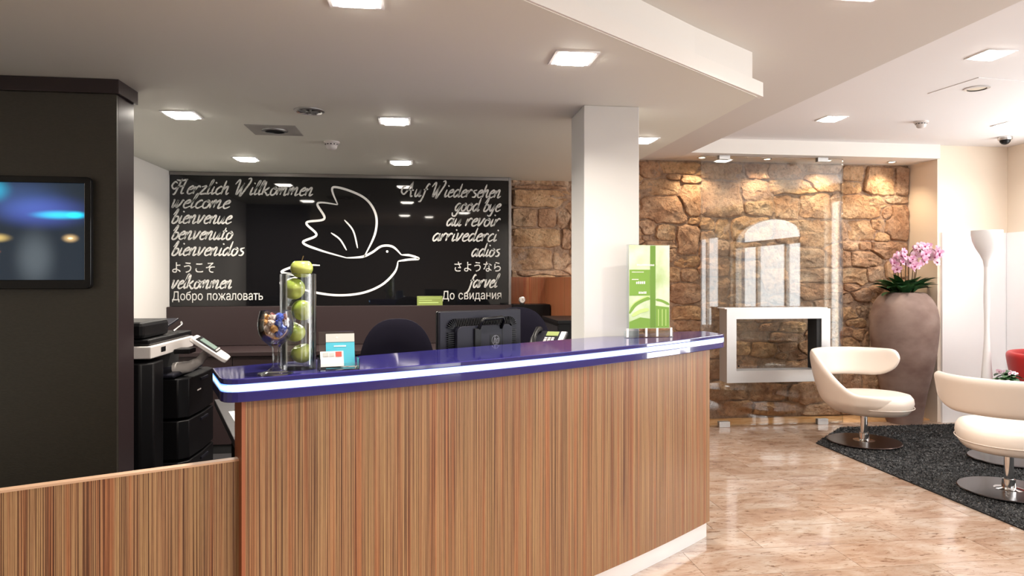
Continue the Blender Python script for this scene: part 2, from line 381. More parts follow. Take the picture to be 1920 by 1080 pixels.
def ribbon(mb, pts, w, y=0, thick=.002, taper=True):
    """a flat painted stroke in the XZ plane, slightly proud"""
    n = len(pts); L = []; R = []
    for i, p in enumerate(pts):
        t = pts[min(i + 1, n - 1)] - pts[max(i - 1, 0)]
        if t.length < 1e-9: t = Vector((1, 0, 0))
        t.normalize(); nn = Vector((-t.y, t.x, 0)); u = i / (n - 1)
        ww = w * (min(1, .45 + 3 * min(u, 1 - u)) if taper else 1)
        L.append(p + nn * ww); R.append(p - nn * ww)
    vs = [(q.x, y, q.y) for q in L] + [(q.x, y, q.y) for q in R]
    mb._new(vs, [(i, i + 1, n + i + 1, n + i) for i in range(n - 1)])

# ================================================================ SETTING
# floor: base, tiles in courses of 0.305 m
fl = MB(); fl.box(-4.2, 6.3, -3.4, 7.1, -.12, -.006); floor = struct('floor', fl, M['grout'])
box_ = MB(); TL, TW = .82, .305
tile_me = MB().box(.0012, TL - .0012, .0012, TW - .0012, -.006, 0).mesh('tile')
offs = {-1: .12, 0: 1.38, 1: 1.83, 2: 2.50}
rnd = random.Random(4)
y = 3.225 - TW * 7; k = -7
while y < 6.7:
    o0 = offs.get(k, rnd.uniform(0, .82)); o0 = o0 - TL * math.floor((o0 - .9) / TL) - TL
    x = o0
    while x < 5.9:
        o = bpy.data.objects.new('tile', tile_me); COL.objects.link(o); o.parent = floor
        if not tile_me.materials: tile_me.materials.append(M['tile'])
        o.location = (x, y, rnd.uniform(-.0004, 0)); x += TL
        if x > 6.0 - .02: pass
    y += TW; k += 1
rest = MB(); rest.box(-4.0, .1, -3.2, 6.78, -.006, -.0006); rest.box(.1, 5.9, -3.2, 3.225 - TW * 7, -.006, -.0006)
link('distant_tiles', rest.mesh('distant_tiles'), M['floor'], floor)['kind'] = 'stuff'
# amber strip between the glass and the rubble wall
struct('trim_1', MB().box(1.9, 5.16, 6.47, 6.78, 0, .012), M['orange_floor'])

# dark carpet on the staff side of the counter
struct('trim_7', MB().prism([(-.60, 2.52), (.2, 2.95), (.9, 3.45), (1.22, 3.9), (1.22, 6.78), (-2.21, 6.78), (-2.21, 3.8), (-3.98, 3.8), (-3.98, 1.6), (-2.3, 1.75)], .0005, .004), flat('staff_carpet', (.02, .018, .02), .95))
# ceilings
edge = [(-4.0, .85), (-2.6, 1.02), (-1.4, 1.38), (-.6, 1.76), (.353, 2.367), (.904, 2.80), (1.34, 3.14), (1.77, 3.479)]
sof = edge + [(1.77, 6.8), (-4.0, 6.8)]
struct('ceiling_soffit', MB().prism(sof, 2.40, 2.475), M['soffit'])
def offset(pts, d):
    out = []
    for i, p in enumerate(pts):
        a = Vector(pts[max(i - 1, 0)]); b = Vector(pts[min(i + 1, len(pts) - 1)]); t = (b - a).normalized()
        out.append((p[0] + t.y * d, p[1] - t.x * d))
    return out
e1 = offset(edge, .012); e0 = offset(edge, -.03)
e1[-1] = (1.80, 3.479 - .004); e0[-1] = (1.80, 3.52)
struct('trim_2', MB().prism(e1 + e0[::-1], 2.402, 2.476), M['white'])          # the lip
ins = offset(edge, -.05); ins[-1] = (1.70, 3.46); ins2 = offset(edge, -.09); ins2[-1] = (1.70, 3.55)
e3 = [(p[0] - .05, p[1] + .01) for p in edge[:-1]] + [(1.735, 3.466)]
e4 = [(p[0], p[1] - .004) for p in e1]
struct('trim_3', MB().prism(e3 + [(1.735, 6.79), (-4.0, 6.79)], 2.476, 2.64), M['white'])
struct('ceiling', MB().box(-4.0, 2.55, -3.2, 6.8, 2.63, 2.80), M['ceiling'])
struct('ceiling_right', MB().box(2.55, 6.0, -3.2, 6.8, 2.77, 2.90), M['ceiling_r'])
struct('trim_4', MB().box(2.55, 5.14, 6.32, 6.80, 2.63, 2.78), M['white'])      # beam over the rubble wall
# walls
struct('wall_back_right', MB().box(5.14, 6.0, 6.36, 6.95, 0, 2.80), M['cream'])
struct('trim_5', MB().box(5.175, 5.90, 6.335, 6.362, 0, 1.90), M['gloss_white'])
struct('trim_6', MB().box(5.885, 5.919, 4.2, 6.33, 0, 1.90), M['gloss_white'])
struct('wall_left_back', MB().box(-2.40, -2.21, 3.80, 6.8, 0, 2.40), M['white'])
struct('wall_left', MB().box(-4.2, -4.0, -3.2, 6.9, 0, 2.8), M['soffit'])
# right facade with arched window, low window, door-height window
def arch(y0, y1, z0, zs, zt, n=14):
    pts = [(y0, z0), (y1, z0), (y1, zs)]
    for i in range(1, n):
        a = pi * i / n; pts.append(((y0 + y1) / 2 + (y1 - y0) / 2 * cos(a), zs + (zt - zs) * sin(a)))
    pts.append((y0, zs)); return pts
ops = [arch(.17, 2.63, .85, 2.10, 2.50), [(3.3, .3), (5.6, .3), (5.6, 2.6), (3.3, 2.6)], [(-1.9, .1), (-.4, .1), (-.4, 2.3), (-1.9, 2.3)]]
me = curve_mesh('wall_right', [[(-3.2, 0), (6.8, 0), (6.8, 2.8), (-3.2, 2.8)]] + [o[::-1] for o in ops], .11); me.transform(Matrix.Translation((6.03, 0, 0)) @ YZ)
link('wall_right', me, M['cream'])['kind'] = 'structure'
for i, op in enumerate(ops):
    inner = [((p[0] - (op[0][0] + op[1][0]) / 2) * .95 + (op[0][0] + op[1][0]) / 2, (p[1] - 1.5) * .95 + 1.5) for p in op]
    me = curve_mesh('window_%d' % (i + 1), [op, inner[::-1]], .03); me.transform(Matrix.Translation((6.03, 0, 0)) @ YZ)
    w = link('window_%d' % (i + 1), me, M['frame_wood']); w['kind'] = 'structure'
    ya, yb = op[0][0], op[1][0]; zt = max(p[1] for p in op); z0 = op[0][1]
    mb = MB()
    if i == 0:
        for f in (.36, .76): mb.box(6.0, 6.06, ya + (yb - ya) * f - .035, ya + (yb - ya) * f + .035, z0, 2.0)
        mb.box(6.0, 6.06, ya, yb, 2.0, 2.1)
    else: mb.box(6.0, 6.06, (ya + yb) / 2 - .03, (ya + yb) / 2 + .03, z0, zt)
    mb.build('mullion', M['frame_wood'], w)
# shop-front behind the camera
wf = curve_mesh('wall_front', [[(-4.2, 0), (6.2, 0), (6.2, 2.8), (-4.2, 2.8)], [(2.5, .35), (2.5, 2.5), (5.5, 2.5), (5.5, .35)]], .1)
wf.transform(Matrix.Translation((0, -3.1, 0)) @ XZ); link('wall_front', wf, M['wall_dim'])['kind'] = 'structure'
w = MB(); w.box(2.5, 5.5, -3.13, -3.07, .35, .42); w.box(2.5, 5.5, -3.13, -3.07, 2.43, 2.5)
w4 = struct('window_4', w, M['frame_wood']); mb = MB()
for x in (2.53, 3.5, 4.5, 5.47): mb.box(x - .03, x + .03, -3.13, -3.07, .35, 2.5)
mb.build('mullion', M['frame_wood'], w4)
# column
struct('column', MB().box(.904, 1.218, 3.766, 4.09, 0, 2.40), M['column'], bev=.004)

# ---------------------------------------------------------------- rubble wall
wb = struct('wall_back', MB().box(-4.0, 6.0, 6.86, 7.0, 0, 2.80), M['white'])
STONES = "2.30,2.53,0.22,0.15;2.62,2.56,0.42,0.11;2.56,2.46,0.12,0.06;2.73,2.44,0.20,0.08;2.40,2.35,0.42,0.15;2.73,2.23,0.24,0.31;2.45,2.13,0.51,0.26;2.27,1.96,0.16,0.16;2.47,1.90,0.19,0.16;2.71,1.83,0.25,0.28;2.77,2.02,0.13,0.07;2.27,1.84,0.15,0.05;2.38,1.77,0.38,0.09;2.53,1.69,0.09,0.13;2.70,1.61,0.24,0.11;2.55,1.47,0.13,0.13;2.71,1.47,0.16,0.12;2.67,1.29,0.31,0.18;2.68,1.08,0.31,0.14;2.68,0.96,0.31,0.12;3.07,2.53,0.48,0.18;3.45,2.55,0.30,0.18;3.05,2.25,0.44,0.38;3.42,2.34,0.31,0.21;3.47,2.16,0.30,0.15;2.91,1.99,0.19,0.13;3.07,1.94,0.17,0.22;3.38,1.95,0.46,0.22;2.91,1.80,0.20,0.27;3.06,1.75,0.16,0.17;3.00,1.56,0.34,0.18;3.31,1.72,0.35,0.16;3.00,1.34,0.28,0.20;3.31,1.53,0.32,0.18;3.31,1.31,0.35,0.20;3.63,1.67,0.26,0.22;3.63,1.42,0.26,0.22;3.69,2.54,0.41,0.15;4.19,2.58,0.35,0.10;3.85,2.38,0.53,0.15;4.16,2.43,0.36,0.18;3.78,2.19,0.26,0.25;4.08,2.19,0.38,0.27;4.31,2.20,0.11,0.24;4.10,1.91,0.41,0.28;3.78,1.92,0.26,0.22;3.98,1.64,0.41,0.21;4.28,1.67,0.19,0.25;4.10,1.47,0.53,0.15;4.11,1.31,0.53,0.17;4.50,2.53,0.28,0.16;4.81,2.46,0.35,0.30;5.06,2.47,0.15,0.29;4.49,2.39,0.23,0.14;4.62,2.19,0.49,0.25;5.00,2.27,0.25,0.07;4.89,2.13,0.12,0.12;5.03,2.01,0.27,0.33;4.78,2.01,0.16,0.11;4.59,1.94,0.30,0.21;4.41,1.94,0.07,0.19;4.84,1.87,0.16,0.09;4.46,1.78,0.19,0.09;4.64,1.78,0.13,0.09;4.92,1.74,0.40,0.17;4.42,1.64,0.11,0.16;4.65,1.64,0.33,0.16;4.51,1.46,0.28,0.17;4.76,1.49,0.19,0.15;5.00,1.53,0.25,0.19;4.62,1.27,0.21,0.12;4.45,1.07,0.19,0.11;4.61,1.10,0.12,0.09;4.55,0.97,0.19,0.09;4.43,1.23,0.14,0.09;4.49,1.35,0.18,0.08;4.47,0.76,0.20,0.12;4.64,0.80,0.08,0.16;4.43,0.88,0.12,0.09;4.49,0.63,0.22,0.10;4.52,0.51,0.24,0.11;4.46,0.35,0.30,0.17;4.73,0.36,0.24,0.19;4.73,0.14,0.27,0.20;3.31,0.96,0.29,0.09;3.57,0.95,0.23,0.10;3.83,0.93,0.29,0.10;3.43,0.84,0.29,0.09;3.72,0.83,0.35,0.10;3.28,0.73,0.20,0.13;3.51,0.71,0.29,0.15;3.78,0.73,0.21,0.12;3.98,0.71,0.18,0.13;3.31,0.57,0.29,0.12;3.60,0.55,0.29,0.11;3.89,0.55,0.27,0.11;4.19,1.06,0.30,0.15;4.16,0.90,0.30,0.17;4.22,0.70,0.26,0.18;4.19,0.51,0.26,0.17;3.00,1.10,0.28,0.16;3.00,0.91,0.28,0.18;3.00,0.72,0.28,0.18;3.00,0.53,0.28,0.18;3.14,0.29,0.46,0.17;3.57,0.28,0.41,0.20;3.98,0.24,0.41,0.21;3.14,0.12,0.51,0.13;3.66,0.11,0.52,0.12;4.16,0.08,0.41,0.12;4.49,0.09,0.30,0.13;2.38,1.56,0.19,0.16;2.38,1.34,0.22,0.18;2.38,1.08,0.28,0.22;1.17,2.23,0.57,0.17;1.03,2.04,0.25,0.17;1.25,2.04,0.18,0.18;1.42,2.04,0.13,0.18;1.13,1.84,0.49,0.16;1.45,1.83,0.09,0.19;1.09,1.62,0.40,0.20;1.40,1.62,0.17,0.18;1.17,2.34,0.58,0.05;1.17,1.49,0.58,0.05;4.85,1.28,0.30,0.19;4.91,1.00,0.36,0.25;4.91,0.67,0.36,0.29;4.97,0.27,0.31,0.25;3.60,1.12,0.35,0.12;3.26,1.12,0.25,0.11;3.92,1.13,0.29,0.12"
ST = [tuple(map(float, t.split(','))) for t in STONES.split(';')]
SA = np.array(ST)
def metric(px, pz, A):
    return ((np.abs(px - A[:, 0]) / (A[:, 2] / 2)) ** 3.2 + (np.abs(pz - A[:, 1]) / (A[:, 3] / 2)) ** 3.2) ** (1 / 3.2)
r2 = random.Random(11)
for _ in range(2600):                                    # small packing stones where the traced ones leave gaps
    x = r2.uniform(.9, 5.12); z = r2.uniform(.05, 2.6)
    if metric(x, z, SA).min() > 1.45:
        w_ = r2.uniform(.12, .30); h_ = r2.uniform(.07, .15); ST.append((x, z, w_, h_)); SA = np.array(ST)
def stone_mesh(i):
    cx, cz, w_, h_ = ST[i]; rr = random.Random(i * 7 + 3); n = 34 if w_ > .25 else 24
    near = np.array([j for j in range(len(ST)) if j != i and abs(ST[j][0] - cx) < w_ + .6 and abs(ST[j][1] - cz) < h_ + .5])
    A = SA[near]; Ai = SA[i:i + 1]; rim = []
    for k in range(n):
        a = 2 * pi * k / n; dx, dz = cos(a) * w_ / 2, sin(a) * h_ / 2; t = .3; tb = .3
        while t < 1.42:
            px, pz = cx + dx * t, cz + dz * t
            if not (.90 < px < 5.14 and .015 < pz < 2.62): break
            wob = 1 + .16 * noise.noise(Vector((px * 13, pz * 13, i)))
            if metric(px, pz, Ai)[0] * wob > metric(px, pz, A).min(): break
            tb = t; t += .035
        L = math.hypot(dx, dz) * tb; g = rr.uniform(.001, .006) + .007 * noise.noise(Vector(((cx + dx) * 25, (cz + dz) * 25, 2.2))); L = max(L - g, L * .8)
        u = Vector((dx, dz)).normalized(); rim.append((u.x * L, u.y * L))
    depth = rr.uniform(.030, .058) * (1 if w_ > .2 else .9); vs = []; fs = []
    tx, tz = rr.uniform(-.25, .25), rr.uniform(-.15, .15)
    rings = [(1.0, -.02), (.975, .62), (.91, .92), (.76, 1.0), (.56, 1.02), (.30, 1.02)]
    for s_, d_ in rings:
        for (x, z) in rim:
            px, pz = cx + x * s_, cz + z * s_
            nz = noise.fractal(Vector((px * 10, pz * 10, i * 3.1)), .7, 2.1, 5) * .017 + abs(noise.noise(Vector((px * 26, pz * 30, i)))) * -.010
            dd = depth * d_ + (nz + (x * tx + z * tz) * .35 if d_ > 0 else 0)
            vs.append((px, 6.80 - max(dd, -.04 if d_ < 0 else .006), pz))
    vs.append((cx, 6.80 - depth * 1.03 - noise.fractal(Vector((cx * 11, cz * 11, i * 3.1)), .8, 2.1, 4) * .016, cz))
    for q in range(len(rings) - 1):
        for k in range(n):
            a = q * n + k; b = q * n + (k + 1) % n; fs.append((a, b, b + n, a + n))
    c = len(vs) - 1; q = (len(rings) - 1) * n
    for k in range(n): fs.append((q + k, q + (k + 1) % n, c))
    me = bpy.data.meshes.new('stone'); me.from_pydata(vs, [], fs); me.update(); return me
for i in range(len(ST)):
    link('stone', stone_mesh(i), M['stone'], wb, smooth=26)
nx, nz_ = 220, 130; vs = []; fs = []
for j in range(nz_):
    for i in range(nx):
        x = .84 + 4.31 * i / (nx - 1); z = 2.64 * j / (nz_ - 1)
        vs.append((x, 6.80 - .019 - .011 * noise.fractal(Vector((x * 15, z * 15, 5)), .8, 2, 4), z))
for j in range(nz_ - 1):
    for i in range(nx - 1):
        a = j * nx + i; fs.append((a, a + 1, a + nx + 1, a + nx))
me = bpy.data.meshes.new('mortar'); me.from_pydata(vs, [], fs); me.update()
link('mortar', me, M['mortar'], wb, smooth=60)['kind'] = 'stuff'

# ---------------------------------------------------------------- lamps and ceiling fittings
def make_light(label, x, y, z, s=.165, group='square recessed downlights', power=22, col=(1, .91, .80)):
    t = thing('downlight', label, 'ceiling light', (x, y, z), 0, group)
    fr = curve_mesh('frame', [[(-s / 2 - .012, -s / 2 - .012), (s / 2 + .012, -s / 2 - .012), (s / 2 + .012, s / 2 + .012), (-s / 2 - .012, s / 2 + .012)], [(-s / 2, -s / 2), (-s / 2, s / 2), (s / 2, s / 2), (s / 2, -s / 2)]], .003)
    fr.transform(Matrix.Translation((0, 0, -.003))); link('frame', fr, M['gloss_white'], t)
    h = s / 2 - .004; q = h * .72
    mb = MB(); mb._new([(-h, -h, -.001), (h, -h, -.001), (h, h, -.001), (-h, h, -.001), (-q, -q, -.018), (q, -q, -.018), (q, q, -.018), (-q, q, -.018)],
                       [(4, 5, 6, 7), (0, 1, 5, 4), (1, 2, 6, 5), (2, 3, 7, 6), (3, 0, 4, 7), (0, 3, 2, 1)])
    mb.build('lens', M['lens'], t)
    l = area('lamp_light', (0, 0, -.022), (0, 0, 0), s * .6, s * .6, power, col, radians(150)); l.parent = t
    return t
DL = [(-1.367, 4.29, 'downlight in the dark soffit, nearest the top of the black partition'),
      (-.144, 4.29, 'downlight in the soffit beside the round air grille, towards the white column'),
      (-1.367, 5.82, 'small looking downlight above the welcome lines of the black board'),
      (-.144, 5.83, 'small looking downlight above the farewell lines of the black board'),
      (.663, 2.96, 'large looking bright downlight in front of the white column'),
      (-.213, 2.41, 'downlight in the soffit cut by the top edge of the photo'),
      (1.533, 4.66, 'downlight half hidden behind the right side of the white column')]
for x, y, lb in DL: make_light('square ' + lb, x, y, 2.40, power=15)
for x, y, lb in [(3.36, 3.73, 'square downlight in the bright ceiling, nearest the camera'),
                 (3.40, 5.40, 'square downlight in the bright ceiling above the wall-mounted silver frame'),
                 (5.04, 5.40, 'square downlight in the bright ceiling beside the dome camera')]:
    make_light(lb, x, y, 2.77, power=10, col=(1, .95, .90))
for x, y, lb in [(.2, -.5, 'straight above and behind the camera'), (1.7, .3, 'to the right of the camera'), (.6, 1.0, 'in front of the camera, on the guest side')]:
    make_light('added square downlight of the beige ceiling ' + lb, x, y, 2.63, power=16)  # out-of-frame downlights, added to light the counter front
t = make_light('round-cornered downlight in the raised beige ceiling beyond the white fascia', 1.83, 2.66, 2.63, power=8)
for x, lb in [(2.76, 'leftmost of the four small spotlights under the beam over the rubble wall'), (3.44, 'small spotlight under the beam, between the two upper glass clamps'),
              (4.09, 'small spotlight under the beam, beside the right upper glass clamp'), (4.79, 'small spotlight under the beam, nearest the cream reveal')]:
    t = thing('spotlight', lb, 'ceiling light', (x, 6.56, 2.63), 0, 'spotlights under the beam')
    MB().lathe([(.030, 0), (.045, 0), (.045, -.008), (.030, -.006)], cap=False).build('ring', M['steel'], t, smooth=40)
    MB().lathe([(.001, -.004), (.030, -.004), (.030, -.001)], seg=20).build('lens', M['spot_lens'], t)
    l = bpy.data.lights.new('spot', 'SPOT'); l.energy = 20; l.color = (1, .78, .52); l.spot_size = radians(120); l.spot_blend = .8; l.shadow_soft_size = .03
    lo = bpy.data.objects.new('spot', l); COL.objects.link(lo); lo.parent = t; lo.location = (0, 0, -.012); lo.rotation_euler = (radians(8), 0, 0)
# two spots above the bit of rubble wall behind the desk
for x in (1.05,):
    pass
def smoke(label, x, y, z):
    t = thing('smoke_detector', label, 'smoke detector', (x, y, z))
    MB().lathe([(.055, 0), (.055, -.010), (.050, -.014)], seg=28).build('mounting_ring', M['copier_white'], t, smooth=40)
    MB().lathe([(.044, -.014), (.044, -.026), (.038, -.030), (.036, -.044), (.026, -.054), (.010, -.058), (.001, -.058)], seg=28).build('sensor_head', M['copier_white'], t, smooth=40)
    mb = MB()
    for k in range(12):
        a = 2 * pi * k / 12; mb.box(.036, .0455, -.006, .006, -.024, -.018, Matrix.Rotation(a, 4, 'Z'))
    mb.build('vent_slot', M['black'], t)
smoke('white smoke detector on the soffit above the black board', -.604, 5.02, 2.40)
smoke('white smoke detector on the bright ceiling above the rubble wall', 4.221, 5.41, 2.77)
t = thing('dome_camera', 'small silver dome camera on the ceiling in the far right corner', 'camera', (5.467, 5.90, 2.77))
MB().lathe([(.060, 0), (.060, -.022), (.054, -.030)], seg=28).build('housing', M['steel'], t, smooth=40)
MB().lathe([(.046, -.030), (.042, -.048), (.028, -.064), (.012, -.071), (.001, -.072)], seg=28).build('dome', M['black'], t, smooth=60)
t = thing('air_grille', 'round silver air grille with crossed blades in the soffit', 'vent', (-.617, 4.094, 2.40))
MB().lathe([(.070, 0), (.085, 0), (.085, -.006), (.072, -.012), (.066, -.004)], seg=32, cap=False).build('ring', M['steel'], t, smooth=40)
MB().lathe([(.001, -.001), (.067, -.001), (.067, -.0005)], seg=24).build('throat', M['black_matte'], t)
for k in range(4): MB().box(-.062, .062, -.005, .005, -.010, -.004, Matrix.Rotation(pi * k / 4 + .3, 4, 'Z')).build('blade', M['steel'], t)
def speaker(label, x, y, z, plate, s, rz, rim_mat, cone_mat):
    t = thing('ceiling_speaker', label, 'speaker', (x, y, z), rz)
    h = s / 2
    MB().box(-h, h, -h, h, -.004, 0).build('cover_plate', plate, t, bev=.001)
    MB().lathe([(.058, -.004), (.080, -.004), (.080, -.009), (.060, -.012)], seg=32, cap=False).build('ring', rim_mat, t, smooth=40)
    MB().lathe([(.001, -.0075), (.035, -.008), (.060, -.0055), (.060, -.0045)], seg=28).build('grille', cone_mat, t, smooth=60)
speaker('round black ceiling speaker in a square grey plate on the soffit', -.92, 4.67, 2.40, flat('grey_plate', (.36, .35, .33), .5), .31, 0, M['steel'], M['black'])
speaker('round white ceiling fitting in a square white plate on the bright ceiling', 3.85, 4.39, 2.77, M['ceiling_r'], .42, .1, M['steel'], flat('pale_grille', (.8, .74, .62), .5))

# ================================================================ GLASS PARTITION
t = thing('glass_partition', 'tall frameless clear glass screen standing in front of the rubble wall', 'glass screen', (3.43, 6.44, 0))
box('glass_pane', 2.698, 4.172, 6.434, 6.446, .012, 2.622, M['glass'], t, world=True)
for x, z0, z1 in [(2.93, 0, .055), (3.95, 0, .055), (2.93, 2.59, 2.63), (3.95, 2.59, 2.63)]:
    MB().box(x - .055, x + .055, 6.415, 6.433, z0, z1).box(x - .055, x + .055, 6.447, 6.465, z0, z1).build('clamp', M['silver'], t, bev=.002, world=True)

# wall-hung hollow silver frame
t = thing('display_frame', 'square silver hollow box frame hung on the glass screen, dark inside on the right', 'frame', (3.404, 6.34, .80))
me = curve_mesh('front_frame', [[(2.88, .452), (3.928, .452), (3.928, 1.150), (2.88, 1.150)], [(2.975, .565), (2.975, 1.055), (3.838, 1.055), (3.838, .565)]], .006)
me.transform(Matrix.Translation((0, 6.266, 0)) @ XZ); link('front_frame', me, M['silver'], t, bev=.0015, world=True)
MB().box(2.882, 2.896, 6.272, 6.430, .454, 1.148).build('left_side', M['silver'], t, world=True)
MB().box(3.912, 3.926, 6.272, 6.430, .454, 1.148).build('right_side', M['silver'], t, world=True)
MB().box(2.860, 3.90, 6.262, 6.430, 1.1505, 1.160).build('top_plate', M['gloss_white'], t, world=True, bev=.001)
MB().box(2.896, 3.912, 6.272, 6.430, .454, .470).build('bottom_plate', M['silver'], t, world=True)
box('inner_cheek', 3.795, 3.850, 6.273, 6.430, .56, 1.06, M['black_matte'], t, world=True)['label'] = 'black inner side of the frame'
MB().box(2.965, 2.975, 6.273, 6.430, .56, 1.06).box(2.975, 3.838, 6.273, 6.430, .555, .565).box(2.975, 3.838, 6.273, 6.430, 1.055, 1.062).build('inner_lining', M['silver'], t, world=True)
MB().lathe([(.008, 0), (.008, .006), (.001, .006)], seg=12).build('lock_button', M['black'], t, mtx=Matrix.Translation((3.0 - 3.404, 6.265 - 6.34 + .005, .61 - .80)) @ Matrix.Rotation(pi / 2, 4, 'X'))

# ================================================================ RECEPTION COUNTER
def fy(X): return 2.31 + .534 * (X + .6) + .0875 * (X + .6) * (X - .58)
FX = [-.55 + (1.66 + .55) * i / 28 for i in range(29)]
front = [(x, fy(x)) for x in FX]
def off_in(pts, d): return offset(pts, -d)
def uv_wall(pts, z0, z1, thick, name, mat, parent, side_mats=None):
    """upright curved board following pts: UV = (run, height)"""
    n = len(pts); back = offset(pts, -thick); s = [0]
    for i in range(1, n): s.append(s[-1] + math.dist(pts[i], pts[i - 1]))
    vs = []; fs = []; uv = []
    def quad(a, b, c, d, ua, ub):
        k = len(vs); vs.extend([a, b, c, d]); fs.append((k, k + 1, k + 2, k + 3)); uv.extend([(ua, z0), (ub, z0), (ub, z1), (ua, z1)])
    for i in range(n - 1):
        p, q = pts[i], pts[i + 1]; quad((*p, z0), (*q, z0), (*q, z1), (*p, z1), s[i], s[i + 1])
        p2, q2 = back[i], back[i + 1]; quad((*q2, z0), (*p2, z0), (*p2, z1), (*q2, z1), s[i + 1], s[i])
        quad((*p, z1), (*q, z1), (*q2, z1), (*p2, z1), s[i], s[i + 1]); quad((*p2, z0), (*q2, z0), (*q, z0), (*p, z0), s[i], s[i + 1])
    for i, a in ((0, -1), (n - 1, 1)):
        quad((*pts[i], z0), (*back[i], z0), (*back[i], z1), (*pts[i], z1), 0, thick)
    me = bpy.data.meshes.new(name); me.from_pydata(vs, [], fs); u = me.uv_layers.new(name='UVMap')
    u.data.foreach_set('uv', [c for l in me.loops for c in uv[l.vertex_index]])
    bm = bmesh.new(); bm.from_mesh(me); bmesh.ops.remove_doubles(bm, verts=bm.verts, dist=1e-5); bmesh.ops.recalc_face_normals(bm, faces=bm.faces); bm.to_mesh(me); bm.free()
    return link(name, me, mat, parent, world=True)
rc = thing('reception_counter', 'long curved reception counter faced in striped zebrano veneer', 'reception desk', (.5, 2.95, 0))
fpts = off_in([(x, fy(x)) for x in [-.545 + 2.165 * i / 30 for i in range(31)]], .028)
uv_wall(fpts, .086, 1.049, .022, 'front_panel', M['zebra'], rc)
uv_wall(off_in(fpts, .012), 0, .084, .02, 'kick_plate', M['kick'], rc)['label'] = 'brushed aluminium kick plate'
inner = off_in(fpts, .14)
uv_wall(inner, 0, 1.049, .02, 'inner_panel', M['desk'], rc)
MB().box(-.012, .0, 0, .12, 0, 1.049).build('end_panel', M['veneer_edge'], rc, world=True, mtx=Matrix.Translation((fpts[0][0], fpts[0][1], 0)) @ Matrix.Rotation(radians(24), 4, 'Z'))['label'] = 'reddish veneer end board'
MB().box(.0, .014, 0, .12, 0.086, 1.049).build('end_panel', M['zebra'], rc, world=True, mtx=Matrix.Translation((fpts[-1][0], fpts[-1][1], 0)) @ Matrix.Rotation(radians(40), 4, 'Z'))

ct = thing('countertop', 'polished violet-blue stone countertop with a glowing light strip in its edge', 'countertop', (.5, 3.1, 1.05))
def round_corner(p, a, b, r, n=6):
    p = Vector(p); a = Vector(a); b = Vector(b); u = (a - p).normalized() * r; v = (b - p).normalized() * r
    return [tuple(((1 - t) ** 2) * (p + u) + 2 * t * (1 - t) * p + t * t * (p + v)) for t in [i / n for i in range(n + 1)]]
LC = (-.615, 2.303); RC = (1.735, fy(1.735))
outer = [(-.73, 2.615)] + round_corner(LC, (-.73, 2.615), front[0], .07) + front[1:] + round_corner(RC, front[-1], (1.71, 4.03), .03) + [(1.71, 4.02)]
backs = [(1.60, 4.02), (1.225, 3.86), (1.225, 3.758), (1.0, 3.735), (.893, 3.665), (-.218, 2.956)]
poly = outer + backs
MB().prism(poly, 1.108, 1.126).build('upper_slab', M['slab'], ct, bev=.003, world=True)
MB().prism(poly, 1.050, 1.083).build('lower_slab', M['slab'], ct, bev=.003, world=True)
core = offset(outer, -.010)
MB().prism(core + backs, 1.0829, 1.1081).build('slab_core', M['slab'], ct, world=True)
ledp = offset(outer, -.001); ledb = offset(outer, -.0095)
mb = MB(); n = len(ledp)
mb._new([(p[0], p[1], 1.0834) for p in ledp] + [(p[0], p[1], 1.1076) for p in ledp] + [(p[0], p[1], 1.0834) for p in ledb] + [(p[0], p[1], 1.1076) for p in ledb],
        [f for i in range(n - 1) for f in ((i, i + 1, n + i + 1, n + i), (2 * n + i, 3 * n + i, 3 * n + i + 1, 2 * n + i + 1), (n + i, n + i + 1, 3 * n + i + 1, 3 * n + i), (i, 2 * n + i, 2 * n + i + 1, i + 1))])
mb.build('light_strip', M['led'], ct, world=True)['label'] = 'glowing blue-white light strip'

# low partition at left
lp = thing('low_partition', 'low zebrano veneered partition at the left, lower than the counter', 'partition', (-1.3, 2.06, 0))
d0 = Vector((-.583, 2.398)); dv = Vector((-.578, -.271)).normalized()
pts = [tuple(d0 + dv * (2.2 - 2.2 * i / 10)) for i in range(11)]
uv_wall(pts, 0, .846, .030, 'veneer_panel', M['zebra'], lp)
uv_wall(offset(pts, .001), .8462, .853, .032, 'top_edge', M['veneer_top'], lp)['label'] = 'pale veneer top edging'

# worktop behind the counter
wt = thing('staff_worktop', 'dark grey staff worktop behind and below the counter', 'desk', (-.2, 3.3, 0))
wp = [(-.64, 2.66), (.60, 3.46), (.86, 3.70), (.62, 4.02), (.30, 3.98), (-.15, 3.55), (-.45, 3.92), (-1.08, 3.90)]
MB().prism(wp, .765, .80).build('worktop', M['desk'], wt, bev=.003, world=True)
for x, y in [(-.62, 2.80), (-.93, 3.78), (-.52, 3.78), (.60, 3.88)]: MB().box(x - .025, x + .025, y - .025, y + .025, 0, .765).build('leg', M['black'], wt, world=True)
p = MB().box(-.105, .105, -.15, .15, .8005, .8025).build('paper_sheet', M['paper'], mtx=None); p.location = (-.76, 3.42, 0); p.rotation_euler = (0, 0, .35)
tag(p, 'loose white paper sheet on the dark staff worktop under the counter corner', 'paper')

